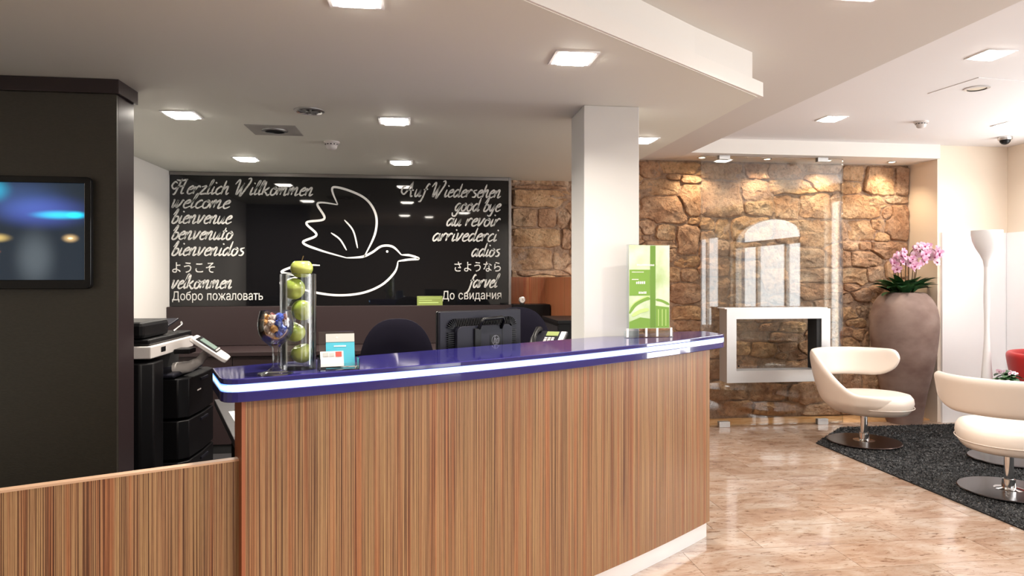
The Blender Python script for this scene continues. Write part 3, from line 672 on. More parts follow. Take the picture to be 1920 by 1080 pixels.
# ================================================================ BLACK PARTITION WITH TELEVISION
mp = thing('media_partition', 'tall dark brown laminate partition with a cornice, carrying the television', 'partition', (-2.4, 3.69, 0))
box('front_board', -3.98, -1.441, 3.585, 3.605, 0, 2.33, M['dark_front'], mp, world=True)['label'] = 'grey-brown satin front board'
box('side_board', -1.463, -1.4405, 3.6055, 3.79, 0, 2.33, M['dark_side'], mp, world=True, bev=.0015)['label'] = 'glossy aubergine-black side board'
box('back_board', -3.98, -1.464, 3.77, 3.79, 0, 2.33, M['dark_side'], mp, world=True)
MB().box(-3.98, -1.424, 3.565, 3.80, 2.331, 2.398).build('cornice', M['dark_side'], mp, world=True, bev=.002)
tv = thing('wall_television', 'flat black television hung on the dark partition, blurred blue reflections painted on its screen', 'television', (-2.03, 3.56, 1.66))
cs = Matrix.Translation((0, 0, 0))
def rrect(x0, x1, y0, y1, r, n=5):
    out = []
    for cx, cy, a0 in ((x1 - r, y0 + r, -pi / 2), (x1 - r, y1 - r, 0), (x0 + r, y1 - r, pi / 2), (x0 + r, y0 + r, pi)):
        for i in range(n + 1): out.append((cx + r * cos(a0 + pi / 2 * i / n), cy + r * sin(a0 + pi / 2 * i / n)))
    return out
me = curve_mesh('bezel', [rrect(-.488, .488, -.262, .262, .018), rrect(-.466, .466, -.225, .238, .004)[::-1]], .012, .003)
me.transform(Matrix.Translation((0, -.002, 0)) @ XZ); link('bezel', me, M['tv_black'], tv, smooth=40)
MB().box(-.480, .480, .0125, .024, -.255, .255).build('back_cover', M['black'], tv)
TVG = .475
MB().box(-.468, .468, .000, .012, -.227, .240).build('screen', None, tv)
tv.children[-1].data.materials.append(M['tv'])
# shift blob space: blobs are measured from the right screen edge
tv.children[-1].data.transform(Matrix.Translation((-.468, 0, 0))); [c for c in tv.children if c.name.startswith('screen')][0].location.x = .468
MB().box(.462, .4655, -.0145, -.0125, -.225, .238).build('edge_highlight_strip', M['steel'], tv)

# ================================================================ WELCOME BOARD
wbd = thing('welcome_board', 'large black glass board with greetings and farewells in many languages and a bird drawing', 'sign board', (-.67, 6.6, 1.19))
box('glass_panel', -2.205, .846, 6.600, 6.66, 1.190, 2.366, M['board'], wbd, world=True)
box('top_rail', -2.205, .846, 6.585, 6.67, 2.367, 2.398, M['rail'], wbd, world=True, bev=.002)
box('side_rail', .847, .872, 6.585, 6.67, 1.190, 2.398, M['rail'], wbd, world=True, bev=.002)
BY = 6.5975
G = {  # brush-script letter skeletons: (width, [strokes])
'a': (1.02, [[(.74, .82), (.45, 1.0), (.08, .62), (.08, .15), (.3, .02), (.62, .38), (.76, .8)], [(.80, 1.02), (.72, .35), (.80, .03), (1.02, .22)]]),
'b': (.85, [[(.0, 1.05), (.35, 1.75), (.42, 1.55), (.2, .7), (.1, .1), (.4, 0), (.72, .35), (.68, .8), (.42, .85), (.2, .6)]]),
'c': (.75, [[(.68, .85), (.5, 1.0), (.12, .65), (.08, .2), (.35, .0), (.75, .25)]]),
'd': (1.05, [[(.72, .80), (.45, 1.0), (.08, .62), (.08, .15), (.3, .02), (.62, .38), (.74, .75)], [(.88, 1.8), (.80, 1.1), (.72, .35), (.80, .03), (1.05, .22)]]),
'e': (.78, [[(.12, .5), (.5, .62), (.66, .85), (.48, 1.0), (.15, .7), (.08, .2), (.35, 0), (.8, .25)]]),
'f': (.7, [[(.85, 1.55), (.65, 1.7), (.42, 1.2), (.25, 0), (.05, -.6), (-.25, -.65)], [(.1, .9), (.7, 1.0)]]),
'g': (.9, [[(.78, .92), (.45, 1.0), (.1, .6), (.12, .15), (.35, .05), (.65, .5), (.8, .95)], [(.8, .95), (.6, .0), (.3, -.65), (-.1, -.6), (-.25, -.2)]]),
'h': (.9, [[(.2, 1.75), (.1, .9), (.0, .0)], [(.05, .4), (.4, .95), (.6, .95), (.55, .35), (.65, .02), (.9, .22)]]),
'i': (.5, [[(.2, .98), (.1, .3), (.18, .02), (.48, .22)], [(.26, 1.4), (.36, 1.52)]]),
'k': (.95, [[(.15, 1.75), (.08, .9), (.02, .0)], [(.70, 1.0), (.40, .70), (.10, .50)], [(.12, .52), (.45, .25), (.70, -.02), (.95, .1)]]),
'l': (.5, [[(.0, .6), (.35, 1.4), (.42, 1.8), (.25, 1.6), (.1, .5), (.18, .03), (.48, .22)]]),
'm': (1.35, [[(.08, .98), (.0, .0)], [(.02, .35), (.35, .98), (.5, .9), (.42, .05)], [(.45, .35), (.8, .98), (.98, .9), (.92, .1), (1.05, .02), (1.35, .22)]]),
'n': (.95, [[(.08, .98), (.0, .0)], [(.02, .35), (.4, .98), (.6, .92), (.52, .12), (.65, .02), (.95, .22)]]),
'o': (.85, [[(.5, 1.0), (.12, .75), (.06, .25), (.3, 0), (.62, .2), (.72, .7), (.5, 1.0), (.4, .8), (.85, .72)]]),
'r': (.72, [[(.08, .98), (.0, .0)], [(.02, .35), (.35, .92), (.55, 1.0), (.68, .82)]]),
's': (.8, [[(.62, 1.0), (.2, .85), (.3, .62), (.62, .4), (.5, .05), (.1, .05)]]),
't': (.6, [[(.3, 1.5), (.12, .35), (.2, .03), (.55, .2)], [(.0, 1.02), (.55, 1.1)]]),
'u': (.95, [[(.08, .98), (.02, .25), (.2, .0), (.5, .35), (.7, .95)], [(.7, .95), (.6, .2), (.7, .02), (.95, .2)]]),
'v': (.85, [[(.02, .9), (.12, 1.0), (.15, .05), (.5, .45), (.72, 1.0), (.85, .85)]]),
'w': (1.2, [[(.02, .9), (.12, 1.0), (.12, .05), (.45, .5), (.55, .95), (.55, .05), (.9, .5), (1.05, 1.0), (1.2, .85)]]),
'y': (.9, [[(.08, .98), (.05, .3), (.25, .05), (.55, .45), (.75, .98)], [(.75, .98), (.55, -.1), (.3, -.62), (-.1, -.5)]]),
'z': (.85, [[(.08, .9), (.65, 1.0), (.1, .05), (.8, .08), (.9, -.05)]]),
'H': (1.7, [[(.35, 1.3), (.0, 1.5), (-.25, 1.0), (.1, .6), (.55, .9)], [(.75, 1.9), (.55, .9), (.35, .0), (.1, -.05)], [(.1, 1.75), (.7, 1.65), (1.45, 1.85)], [(1.35, 1.85), (1.15, .9), (1.1, .1), (1.45, .1)], [(.5, .9), (1.2, 1.0)]]),
'W': (1.9, [[(-.1, 1.3), (.25, 1.85), (.4, 1.6), (.35, .0), (.8, .9), (1.0, 1.5)], [(.95, 1.5), (.85, -.2), (1.35, .8), (1.7, 1.7), (1.6, 2.1), (1.3, 2.0)]]),
'A': (1.6, [[(.1, 1.3), (-.3, 1.2), (-.35, .6), (.1, .3), (.5, .9), (.95, 1.95)], [(.95, 1.95), (.95, .9), (1.1, .05), (1.35, .1)], [(.3, .85), (.9, .9), (1.35, .8)]]),
' ': (.55, [])}
def script(text, x0, x1, zb, unit=.071):
    cur = 0; S = []
    for ch in text:
        w_, st = G[ch]
        for s_ in st: S.append([(cur + p[0], p[1]) for p in s_])
        cur += w_ * 1.04
    S = [[(p[0] + p[1] * .30, p[1]) for p in s_] for s_ in S]
    xs = [p[0] for s_ in S for p in s_]; a, b = min(xs), max(xs); k = (x1 - x0) / (b - a)
    mb = MB()
    for s_ in S:
        cp = catmull([(x0 + (p[0] - a) * k, zb + p[1] * unit) for p in s_], 6)
        ribbon(mb, cp, .0074, BY)
    mb.build('lettering', M['letter'], wbd, world=True)
def font_text(text, x0, x1, zb, h, name='lettering', mat=None, parent=None, y=BY, right=False, off=.0):
    c = bpy.data.curves.new(name, 'FONT'); c.body = text; c.size = 1; c.offset = off; c.extrude = .0; c.resolution_u = 3
    o = bpy.data.objects.new(name, c); me = bpy.data.meshes.new_from_object(o); bpy.data.objects.remove(o)
    xs = [v.co.x for v in me.vertices]; ys = [v.co.y for v in me.vertices]
    sx = (x1 - x0) / (max(xs) - min(xs)); sy = h / (max(ys) - min(0, 0))
    for v in me.vertices: v.co = (x0 + (v.co.x - min(xs)) * sx, y, zb + v.co.y * sy)
    return link(name, me, mat or M['letter'], parent or wbd, world=True)
for tx, a, b, z in [('Herzlich Willkommen', -2.186, -.961, 2.199), ('welcome', -2.186, -1.688, 2.073), ('bienvenue', -2.186, -1.674, 1.935), ('benvenuto', -2.186, -1.66, 1.791),
                    ('bienvenidos', -2.186, -1.563, 1.647), ('velkommen', -2.186, -1.674, 1.35),
                    ('Auf Wiedersehen', -.158, .774, 2.206), ('good bye', .314, .774, 2.076), ('au revoir', .264, .769, 1.935), ('arrivederci', .134, .754, 1.792), ('adios', .5, .769, 1.648), ('farvel', .439, .764, 1.354)]:
    script(tx, a, b, z)
font_text('ようこそ', -2.186, -1.821, 1.497, .088, off=.008)
font_text('さようなら', .334, .774, 1.510, .088, off=.008)
font_text('Добро', -2.186, -1.925, 1.245, .080, off=.006); font_text('пожаловать', -1.888, -1.404, 1.245, .062, off=.006)
font_text('До', .219, .335, 1.243, .080, off=.006); font_text('свидания', .372, .779, 1.243, .062, off=.006)
# a plain gliding bird in one white line
def bp(pts, w=.0105, n=10):
    ribbon(birdmb, catmull(pts, n), w, BY)
birdmb = MB()
bp([(-.16, 1.66), (-.24, 1.735), (-.34, 1.74), (-.43, 1.68), (-.52, 1.64), (-.66, 1.63)])                       # head and back
bp([(-.16, 1.66), (-.08, 1.655), (.0, 1.625), (-.10, 1.615), (-.19, 1.60)])                                     # beak
bp([(-.19, 1.60), (-.22, 1.50), (-.34, 1.38), (-.52, 1.305), (-.74, 1.285), (-.96, 1.315), (-1.14, 1.37)])      # breast and belly
bp([(-.50, 1.64), (-.40, 1.86), (-.40, 2.05), (-.52, 2.20), (-.78, 2.28), (-.74, 2.12)])                        # raised wing, leading edge
bp([(-.74, 2.12), (-.92, 2.13), (-.86, 1.99), (-1.02, 1.95), (-.93, 1.84), (-1.05, 1.77), (-.90, 1.70), (-.66, 1.63)])
bp([(-.56, 1.72), (-.60, 1.88), (-.68, 1.98)], .0075); bp([(-.66, 1.70), (-.72, 1.80), (-.80, 1.86)], .0075)
bp([(-.90, 1.56), (-1.08, 1.56), (-1.24, 1.50), (-1.10, 1.46), (-1.25, 1.40), (-1.14, 1.37)])                   # tail
birdmb.ball((-.29, BY, 1.69), .012, 10, 6, (1, .08, 1))
birdmb.build('bird_drawing', M['letter_white'], wbd, world=True)

# ================================================================ BACK CABINETS
bc = thing('back_cabinet', 'long dark brown cabinet and desk along the back wall under the black board', 'cabinet', (-.6, 6.4, 0))
box('upstand', -2.205, .872, 6.52, 6.69, .84, 1.188, M['choc'], bc, world=True, bev=.002)
box('upstand', .874, 1.22, 6.44, 6.69, .84, 1.196, M['black'], bc, world=True, bev=.002)
box('worktop', -2.205, 1.22, 5.95, 6.515, .805, .838, M['choc'], bc, world=True, bev=.002)
for i in range(5):
    a = -2.2 + i * .685; box('door', a + .003, a + .682, 5.985, 6.003, .08, .80, M['choc'], bc, world=True, bev=.0015)
box('carcass', -2.2, 1.215, 6.004, 6.5, 0, .804, M['black_matte'], bc, world=True)
# red zebrano wainscot
ww = thing('veneer_wainscot', 'reddish striped veneer panelling in the corner below the rubble wall', 'wall panel', (1.1, 6.2, 0))
uv_wall([(.876, 6.695), (1.05, 6.695), (1.232, 6.695)], 0.85, 1.452, .03, 'back_board', M['zebra_red'], ww)
uv_wall([(1.232, 6.70), (1.232, 6.2), (1.232, 5.85)], 0, 1.452, .025, 'side_board', M['zebra_red'], ww)
uv_wall([(1.232, 5.846), (1.232, 5.5), (1.232, 5.2)], 0, 1.452, .025, 'side_board', M['zebra_red'], ww)
fc = thing('side_cabinet', 'black low cabinet beside the veneer panelling, just left of the column', 'cabinet', (1.10, 5.1, 0))
box('body', .98, 1.22, 4.85, 5.45, 0, 1.12, M['black'], fc, world=True); box('top', .97, 1.225, 4.84, 5.46, 1.121, 1.145, M['black'], fc, world=True, bev=.002)
MB().box(.976, .98, 4.87, 5.43, .1, .60).box(.976, .98, 4.87, 5.43, .61, 1.10).build('door', M['desk'], fc, world=True)
# small silver clock
ck = thing('desk_clock', 'tiny round silver clock on a foot on the dark ledge by the veneer', 'clock', (.965, 6.50, 1.196))
MB().box(-.02, .02, -.015, .015, 0, .008).build('foot', M['black'], ck, bev=.001)
MB().lathe([(.030, 0), (.033, .004), (.033, .018), (.028, .020)], seg=24).build('case', M['steel'], ck, smooth=40, mtx=Matrix.Translation((0, .01, .040)) @ Matrix.Rotation(pi / 2, 4, 'X'))
MB().lathe([(.001, .0005), (.024, .0005), (.024, 0)], seg=24).build('dial', M['paper'], ck, mtx=Matrix.Translation((0, -.0108, .040)) @ Matrix.Rotation(pi / 2, 4, 'X'))
MB().box(-.001, .001, -.0125, -.0115, .040, .056).box(0, .012, -.0125, -.0115, .039, .041).build('hand', M['black'], ck)
# olive strip standing in for a skewed reflection in the board
gl = thing('reflection_strip', 'olive green strip imitating a reflection at the foot of the black board', 'leaflet', (.103, 6.53, 1.189))
MB().box(-.118, .118, -.003, .003, 0, .088).build('card', M['olive'], gl, mtx=Matrix.Rotation(radians(-8), 4, 'X'), bev=.001)  # card and print stand in for the mirrored shape
MB().box(-.10, .08, -.0045, -.0035, .022, .030).box(-.10, .02, -.0045, -.0035, .045, .050).box(-.10, .10, -.0045, -.0035, .066, .070).build('print', M['grn_lite'], gl, mtx=Matrix.Rotation(radians(-8), 4, 'X'))
gl.children[0].name = 'card'

# ================================================================ OFFICE CHAIRS
def office_chair(label, x, y, rz, top, wd):
    t = thing('office_chair', label, 'chair', (x, y, 0), rz, 'dark office chairs behind the counter')
    h = .58; zc = top - h / 2; loop = []
    for i in range(40):                      # rounded, egg-shaped back
        a = 2 * pi * i / 40; c_, s_ = cos(a), sin(a)
        loop.append((wd / 2 * math.copysign(abs(c_) ** .78, c_) * (1 - .06 * s_), h / 2 * math.copysign(abs(s_) ** .85, s_)))
    n = len(loop); vs = []; fs = []
    for (k, yy) in [(.88, -.035), (1.0, -.015), (1.0, .02), (.86, .045), (.5, .058), (.0001, .062)]:
        for p in loop: vs.append((p[0] * k, yy + .25 + .16 * (p[0] * k / wd) ** 2, zc + p[1] * k))
    for q in range(5):
        for i in range(n): a = q * n + i; b = q * n + (i + 1) % n; fs.append((a, b, b + n, a + n))
    fs.append(tuple(range(n)))
    me = bpy.data.meshes.new('backrest'); me.from_pydata(vs, [], fs); me.update(); link('backrest', me, M['navy'], t, smooth=50)
    st = top - .70
    sm = curve_mesh('seat', [rrect(-.24, .24, -.23, .23, .10, 6)], .03, .015); sm.transform(Matrix.Translation((0, 0, st))); link('seat', sm, M['navy'], t, smooth=50)
    MB().tube([(0, .10, st - .05), (0, .27, st - .03), (0, .335, st + .10), (0, .325, zc)], [.018, .018, .016, .016]).build('back_post', M['black'], t, smooth=50)
    MB().cyl((0, 0, .09), (0, 0, st - .045), .03, .022).build('gas_column', M['black'], t, smooth=40)
    for k in range(5):
        a = 2 * pi * k / 5 + .3
        lg = MB().tube([(0, 0, .10), (cos(a) * .15, sin(a) * .15, .085), (cos(a) * .29, sin(a) * .29, .065)], [.024, .02, .015]).build('leg', M['black'], t, smooth=40)
        MB().lathe([(.026, -.01), (.028, 0), (.026, .01)], seg=14).build('castor', M['black'], lg, mtx=Matrix.Translation((cos(a) * .29, sin(a) * .29, .029)) @ Matrix.Rotation(a, 4, 'Z') @ Matrix.Rotation(pi / 2, 4, 'X'))
office_chair('dark office chair with a rounded back, left of the computer monitor', -.125, 4.45, pi, 1.205, .44)
office_chair('dark office chair half hidden behind the right side of the computer monitor', .63, 4.98, pi + .15, 1.246, .45)

# ================================================================ MONITOR
# its back faces the guests
def mk_monitor():
    a = Vector((.10, 3.35)); b = Vector((.53, 3.62)); ang = math.atan2(b.y - a.y, b.x - a.x); c = (a + b) / 2
    t = thing('computer_monitor', 'black computer monitor on the staff worktop, its ribbed back facing out', 'monitor', (c.x, c.y, .80), ang)
    w2 = .254; z0, z1 = .135, .484; h = (z1 - z0)
    MB().box(-w2, w2, 0, .022, z0, z1).build('rear_shell', M['mon'], t, bev=.004)
    me = curve_mesh('bezel', [rrect(-w2 - .002, w2 + .002, z0 - .002, z1 + .002, .008), rrect(-w2 + .016, w2 - .016, z0 + .016, z1 - .016, .002)[::-1]], .005)
    me.transform(Matrix.Translation((0, .027, 0)) @ XZ); link('bezel', me, M['black'], t)
    MB().box(-w2 + .014, w2 - .014, .0225, .025, z0 + .014, z1 - .014).build('screen', M['board'], t)
    # raised tray with flared vent ribs
    me = curve_mesh('hump', [rrect(-.17, .17, z0 + .02, z1 - .075, .03)], .012, .003); me.transform(Matrix.Translation((0, -.014, 0)) @ XZ); link('hump', me, M['mon'], t, smooth=40)
    mb = MB()
    for i in range(34):
        x = -.168 + i * .0102; mb._new(*prism_rib(x, z1 - .072, z1 - .035, .0035))
    for i in range(22):
        z = z0 + .03 + i * .0102; mb.box(-.214, -.178, -.014, -.0002, z, z + .004); mb.box(.178, .214, -.014, -.0002, z, z + .004)
    for i in range(7):
        for sgn in (-1, 1):
            a_ = radians(90 + i * 90 / 7 * 1.0) if sgn < 0 else radians(90 - i * 90 / 7)
            cx_, cz_ = sgn * .168, z1 - .085
            mt = Matrix.Translation((cx_, 0, cz_)) @ Matrix.Rotation(-(a_), 4, 'Y')
            mb.box(.014, .05, -.013, -.0002, -.0016, .0016, mt)
    mb.build('vent_rib', M['black'], t)
    # carrying handle
    MB().tube([(-.045, -.026, z1 - .10), (-.045, -.050, z1 - .055), (-.030, -.056, z1 - .040), (.085, -.056, z1 - .034), (.10, -.050, z1 - .05), (.10, -.026, z1 - .09)], .009, 8).build('handle', M['black'], t, smooth=50)
    MB().box(-.075, -.035, -.040, -.0265, -.02 + z0, z1 - .085).build('cable_cover', M['black'], t, bev=.004)
    MB().box(.105, .111, -.030, -.0265, z0 + .03, z1 - .08).build('seam_rib', M['black'], t)
    # emblem plate
    em = MB().box(-.036, .036, -.030, -.0268, .307, .363).build('emblem', M['black'], t, bev=.001); em.location = (.062, 0, 0)
    lg = MB(); n = 28
    ring = [Vector((.0235 * cos(2 * pi * i / n), .0235 * sin(2 * pi * i / n), 0)) for i in range(n + 1)]
    ribbon(lg, ring, .0011, 0, taper=False)
    ribbon(lg, [Vector((-.003, .023, 0)), Vector((-.0125, -.015, 0))], .0017, 0, taper=False)
    ribbon(lg, catmull([(-.009, .001), (-.003, .007), (.0, .005), (-.005, -.015)], 5), .0015, 0, taper=False)
    ribbon(lg, [Vector((.0095, .008, 0)), Vector((.001, -.024, 0))], .0016, 0, taper=False)
    ribbon(lg, catmull([(.0085, .007), (.017, .007), (.013, -.013), (.005, -.014)], 5), .0015, 0, taper=False)
    o = lg.build('emblem_mark', flat('grey_emblem_print', (.16, .16, .19), .4), em); o.location = (0, -.0306, .335)
    MB().box(-.05, .05, .0, .02, 0.01, .20).build('stand_neck', M['black'], t, bev=.003)
    MB().box(-.13, .13, -.09, .11, 0, .012).build('stand_foot', M['black'], t, bev=.004)
def prism_rib(x, za, zb, w_):
    vs = [(x, 0, za), (x + w_, 0, za), (x + w_, 0, zb), (x, 0, zb), (x, -.018, za), (x + w_, -.018, za), (x + w_, -.004, zb), (x, -.004, zb)]
    return vs, [(4, 5, 6, 7), (0, 4, 7, 3), (1, 2, 6, 5), (0, 1, 5, 4), (3, 7, 6, 2), (0, 3, 2, 1)]
mk_monitor()

# ================================================================ TELEPHONE
pd = thing('phone_pedestal', 'narrow black pedestal cupboard holding the telephone left of the column', 'cupboard', (.74, 4.24, 0))
box('body', .56, .90, 4.08, 4.42, 0, .985, M['black'], pd, world=True); box('top', .55, .90, 4.07, 4.43, .986, 1.01, M['black'], pd, world=True, bev=.002)
ph = thing('desk_telephone', 'dark office telephone with handset and lit display, left of the white column', 'telephone', (.79, 4.22, 1.012), radians(-25))
tilt = Matrix.Rotation(radians(24), 4, 'X')
MB().prism([(-.11, -.09), (.11, -.09), (.11, .10), (-.11, .10)], 0, .02).build('base', M['black'], ph, bev=.004)
MB().box(-.105, .105, -.085, .10, .02, .045, Matrix.Translation((0, 0, .022)) @ tilt).build('console', M['mon'], ph, bev=.004)
MB().box(-.02, .055, .035, .085, .0455, .049, Matrix.Translation((0, 0, .022)) @ tilt).build('display', M['lcd_y'], ph)
mb = MB()
for r_ in range(4):
    for c_ in range(3): mb.box(-.02 + c_ * .022, -.004 + c_ * .022, -.07 + r_ * .022, -.056 + r_ * .022, .0455, .050, Matrix.Translation((0, 0, .022)) @ tilt)
mb.build('keypad', M['copier_white'], ph)
MB().box(.068, .098, -.07, .088, .0455, .0485, Matrix.Translation((0, 0, .022)) @ tilt).build('label_strip', M['paper'], ph)
MB().tube([tilt @ Vector(p) + Vector((0, 0, .022)) for p in [(-.075, -.085, .052), (-.075, -.06, .070), (-.075, 0, .080), (-.075, .07, .072), (-.075, .095, .055)]], [.020, .018, .012, .018, .021], 10).build('handset', M['black'], ph, smooth=50)

# ================================================================ COPIER
cp = thing('office_copier', 'large black and light grey office copier behind the dark partition', 'copier', (-1.75, 4.4, 0))
def cbox(name, x0, x1, y0, y1, z0, z1, m, bev=.006, lab=None):
    o = box(name, x0, x1, y0, y1, z0, z1, M[m] if isinstance(m, str) else m, cp, bev=bev, world=True)
    if lab: o['label'] = lab
    return o
cbox('body', -2.05, -1.50, 4.16, 4.86, .03, .86, 'black')
me = MB().prism([(-2.06, 4.0), (-1.49, 4.0), (-1.435, 4.05), (-1.435, 4.19), (-1.47, 4.24), (-2.06, 4.24)], .04, .985).build('finisher', M['black'], cp, smooth=30, world=True, bev=.01)
cbox('scanner_unit', -2.06, -1.434, 4.0, 4.72, 1.008, 1.075, 'copier_white', .006, 'light grey scanner unit')
cbox('scanner_neck', -2.02, -1.56, 4.30, 4.84, .865, 1.005, 'black_matte', .01)
cbox('exit_tray', -1.60, -1.40, 4.26, 4.80, .865, .89, 'mon', .01)
cbox('glass_lid', -2.05, -1.45, 4.02, 4.74, 1.078, 1.11, 'black', .008)
cbox('document_feeder', -2.04, -1.48, 4.02, 4.42, 1.112, 1.205, 'black', .022)
MB().box(-.24, .24, -.12, .12, -.006, .006).build('document_tray', M['mon'], cp, bev=.003, mtx=Matrix.Translation((-1.75 + 1.75, 4.56 - 4.4, 1.165)) @ Matrix.Rotation(radians(10), 4, 'X'))
MB().tube([(-1.47, 4.46, 1.125), (-1.44, 4.52, 1.16), (-1.47, 4.60, 1.17)], .006).build('paper_guide', M['steel'], cp, smooth=50, world=True)
zs = [(.06, .20), (.21, .38), (.39, .62), (.63, .865)]
for a, b in zs:
    o = MB().prism([(-1.55, 4.27), (-1.385, 4.27), (-1.335, 4.32), (-1.325, 4.55), (-1.335, 4.80), (-1.385, 4.86), (-1.55, 4.86)], a, b - .006).build('paper_drawer', M['black'], cp, smooth=30, world=True, bev=.006)
    MB().box(-1.331, -1.320, 4.50, 4.64, b - .045, b - .030).build('drawer_handle', M['mon'], o, world=False, mtx=Matrix.Translation(-Vector(cp.location)))
cbox('badge', -1.324, -1.3225, 4.43, 4.50, .765, .773, 'copier_white', 0)
cbox('port_cover', -1.4345, -1.4325, 4.15, 4.22, 1.03, 1.058, 'black', 0)
# white swing-out tray seen low on the near side
MB().prism([(-1.71, 3.935), (-1.60, 3.935), (-1.60, 3.95), (-1.71, 3.95)], 0, .30).build('side_flap', M['copier_white'], cp, world=True, bev=.004, mtx=Matrix.Translation((-1.66, 3.96, .68)) @ Matrix.Rotation(radians(-20), 4, 'Y') @ Matrix.Translation((1.66, -3.96, 0)))
# control panel on an arm
pan = Matrix.Translation((-1.24 + 1.75, 4.40 - 4.4, 1.02)) @ Matrix.Rotation(radians(8), 4, 'Z') @ Matrix.Rotation(radians(36), 4, 'Y')
mb = MB(); vs_ = rrect(-.12, .12, -.115, .115, .035, 5)
mb.prism(vs_, -.012, .014); mb.build('control_panel', M['copier_white'], cp, smooth=40, mtx=pan, bev=.005)['label'] = 'light grey tilted control panel'
MB().box(-.095, .045, -.095, .095, .0142, .020).build('panel_bezel', M['black'], cp, mtx=pan, bev=.002)
MB().box(-.075, .025, -.065, .065, .0202, .022).build('display', M['lcd'], cp, mtx=pan)
mb = MB()
for i in range(6): mb.box(.030, .040, -.08 + i * .028, -.066 + i * .028, .0202, .024)
mb.build('panel_keys', M['copier_white'], cp, mtx=pan)
MB().tube([(-1.45, 4.42, .90), (-1.36, 4.41, .915), (-1.30, 4.40, .95), (-1.265, 4.40, 1.0)], [.04, .035, .026, .022], 10).build('panel_arm', M['copier_white'], cp, smooth=50, world=True)
MB().box(-.045, .045, -.06, .06, .0, .028).build('card_reader', M['black'], cp, bev=.004, mtx=Matrix.Translation((-1.385 + 1.75, 0, .998)))

# ================================================================ THINGS ON THE COUNTER
ZT = 1.1265
vx, vy = -.424, 2.56
gv = thing('glass_cylinder', 'tall clear glass cylinder vase filled with a column of green apples', 'vase', (vx, vy, ZT))
R_ = .062
MB().lathe([(.001, 0), (R_, 0), (R_, .335), (R_ - .004, .337), (R_ - .007, .335), (R_ - .007, .016), (.001, .014)], seg=48).build('vase_wall', M['vglass'], gv, smooth=40)
ap = thing('green_apple', 'green apple on top, rising out of the glass cylinder', 'apple', (vx + .012, vy, ZT + .335 - .012), 0, 'green apples in the glass cylinder')
def apple_profile(R):
    pr = []
    for i in range(15):
        a = -pi / 2 + pi * i / 14; r = R * cos(a) * (1.0 + .05 * sin(a)); z = R * .88 * sin(a)
        if i > 11: z -= R * .10 * (i - 11)
        if i < 2: z += R * .08 * (2 - i)
        pr.append((max(r, .0008), z))
    return pr
MB().lathe(apple_profile(.0392), seg=24).build('flesh', M['apple'], ap, smooth=80)
MB().tube([(0, 0, .022), (.002, 0, .034), (.006, 0, .046)], [.0015, .0015, .002], 6).build('stalk', M['stem'], ap)
al = ['green apple second from the top in the glass cylinder', 'green apple in the middle of the column in the glass cylinder', 'green apple second from the bottom in the glass cylinder', 'green apple at the bottom of the glass cylinder']
zz = .056
pos = [(.0135, .002, .054), (-.0135, -.002, .130), (.0135, .002, .206), (-.0135, -.002, .282)]
for i, (dx, dy, z) in enumerate(pos[:4]):
    c = copy_tree(ap); c.location = (vx + dx, vy + dy, ZT + z); c['label'] = al[3 - i]; c.rotation_euler = (.3 * i + .2, .25 * (i % 3 - 1), 1.3 * i)
ap.location.z = ZT + .354

gx, gy = -.475, 2.425
gb = thing('glass_goblet', 'large clear glass goblet filled with foil-wrapped sweets', 'goblet', (gx, gy, ZT), .0)
MB().lathe([(.001, 0), (.056, 0), (.058, .003), (.030, .010), (.012, .022), (.0095, .04), (.011, .085), (.022, .097), (.044, .115), (.056, .14), (.059, .165), (.055, .190), (.050, .212),
            (.0478, .212), (.0528, .190), (.0565, .165), (.0535, .142), (.042, .119), (.020, .102), (.001, .100)], seg=48).build('goblet_glass', M['vglass'], gb, smooth=60)
rs = random.Random(5)
cols = ['foil_b', 'foil_g', 'foil_d', 'foil_w']; names = {'foil_b': 'blue', 'foil_g': 'gold', 'foil_d': 'dark red', 'foil_w': 'pale pink'}
proto = {}
k = 0
for layer, (z, rad, cnt) in enumerate([(.120, .014, 4), (.136, .032, 8), (.154, .041, 10), (.152, .018, 4), (.173, .041, 10), (.172, .018, 4), (.190, .032, 8), (.192, .010, 2)]):
    for j in range(cnt):
        a = 2 * pi * j / cnt + layer * .5; x = rad * cos(a); y_ = rad * sin(a)
        m_ = ('foil_b' if x > .004 else ('foil_g' if z < .165 else rs.choice(['foil_d', 'foil_w', 'foil_g']))) if rs.random() < .8 else rs.choice(cols)
        if m_ not in proto:
            me = MB().ball((0, 0, 0), .0125, 9, 7).mesh('sweet')
            for v in me.vertices: v.co *= 1.02 + .55 * noise.noise(v.co * 230 + Vector((len(proto) * 3.1, 0, 0))); v.co.z *= .85
            me.materials.append(M[m_]); proto[m_] = me
        o = bpy.data.objects.new('wrapped_sweet', proto[m_]); COL.objects.link(o)
        o.location = (gx + x, gy + y_, ZT + z); o.rotation_euler = (rs.random() * 3, rs.random() * 3, rs.random() * 3)
        tag(o, 'small %s foil-wrapped sweet in the glass goblet' % names[m_], 'sweet', '%s wrapped sweets in the goblet' % names[m_])
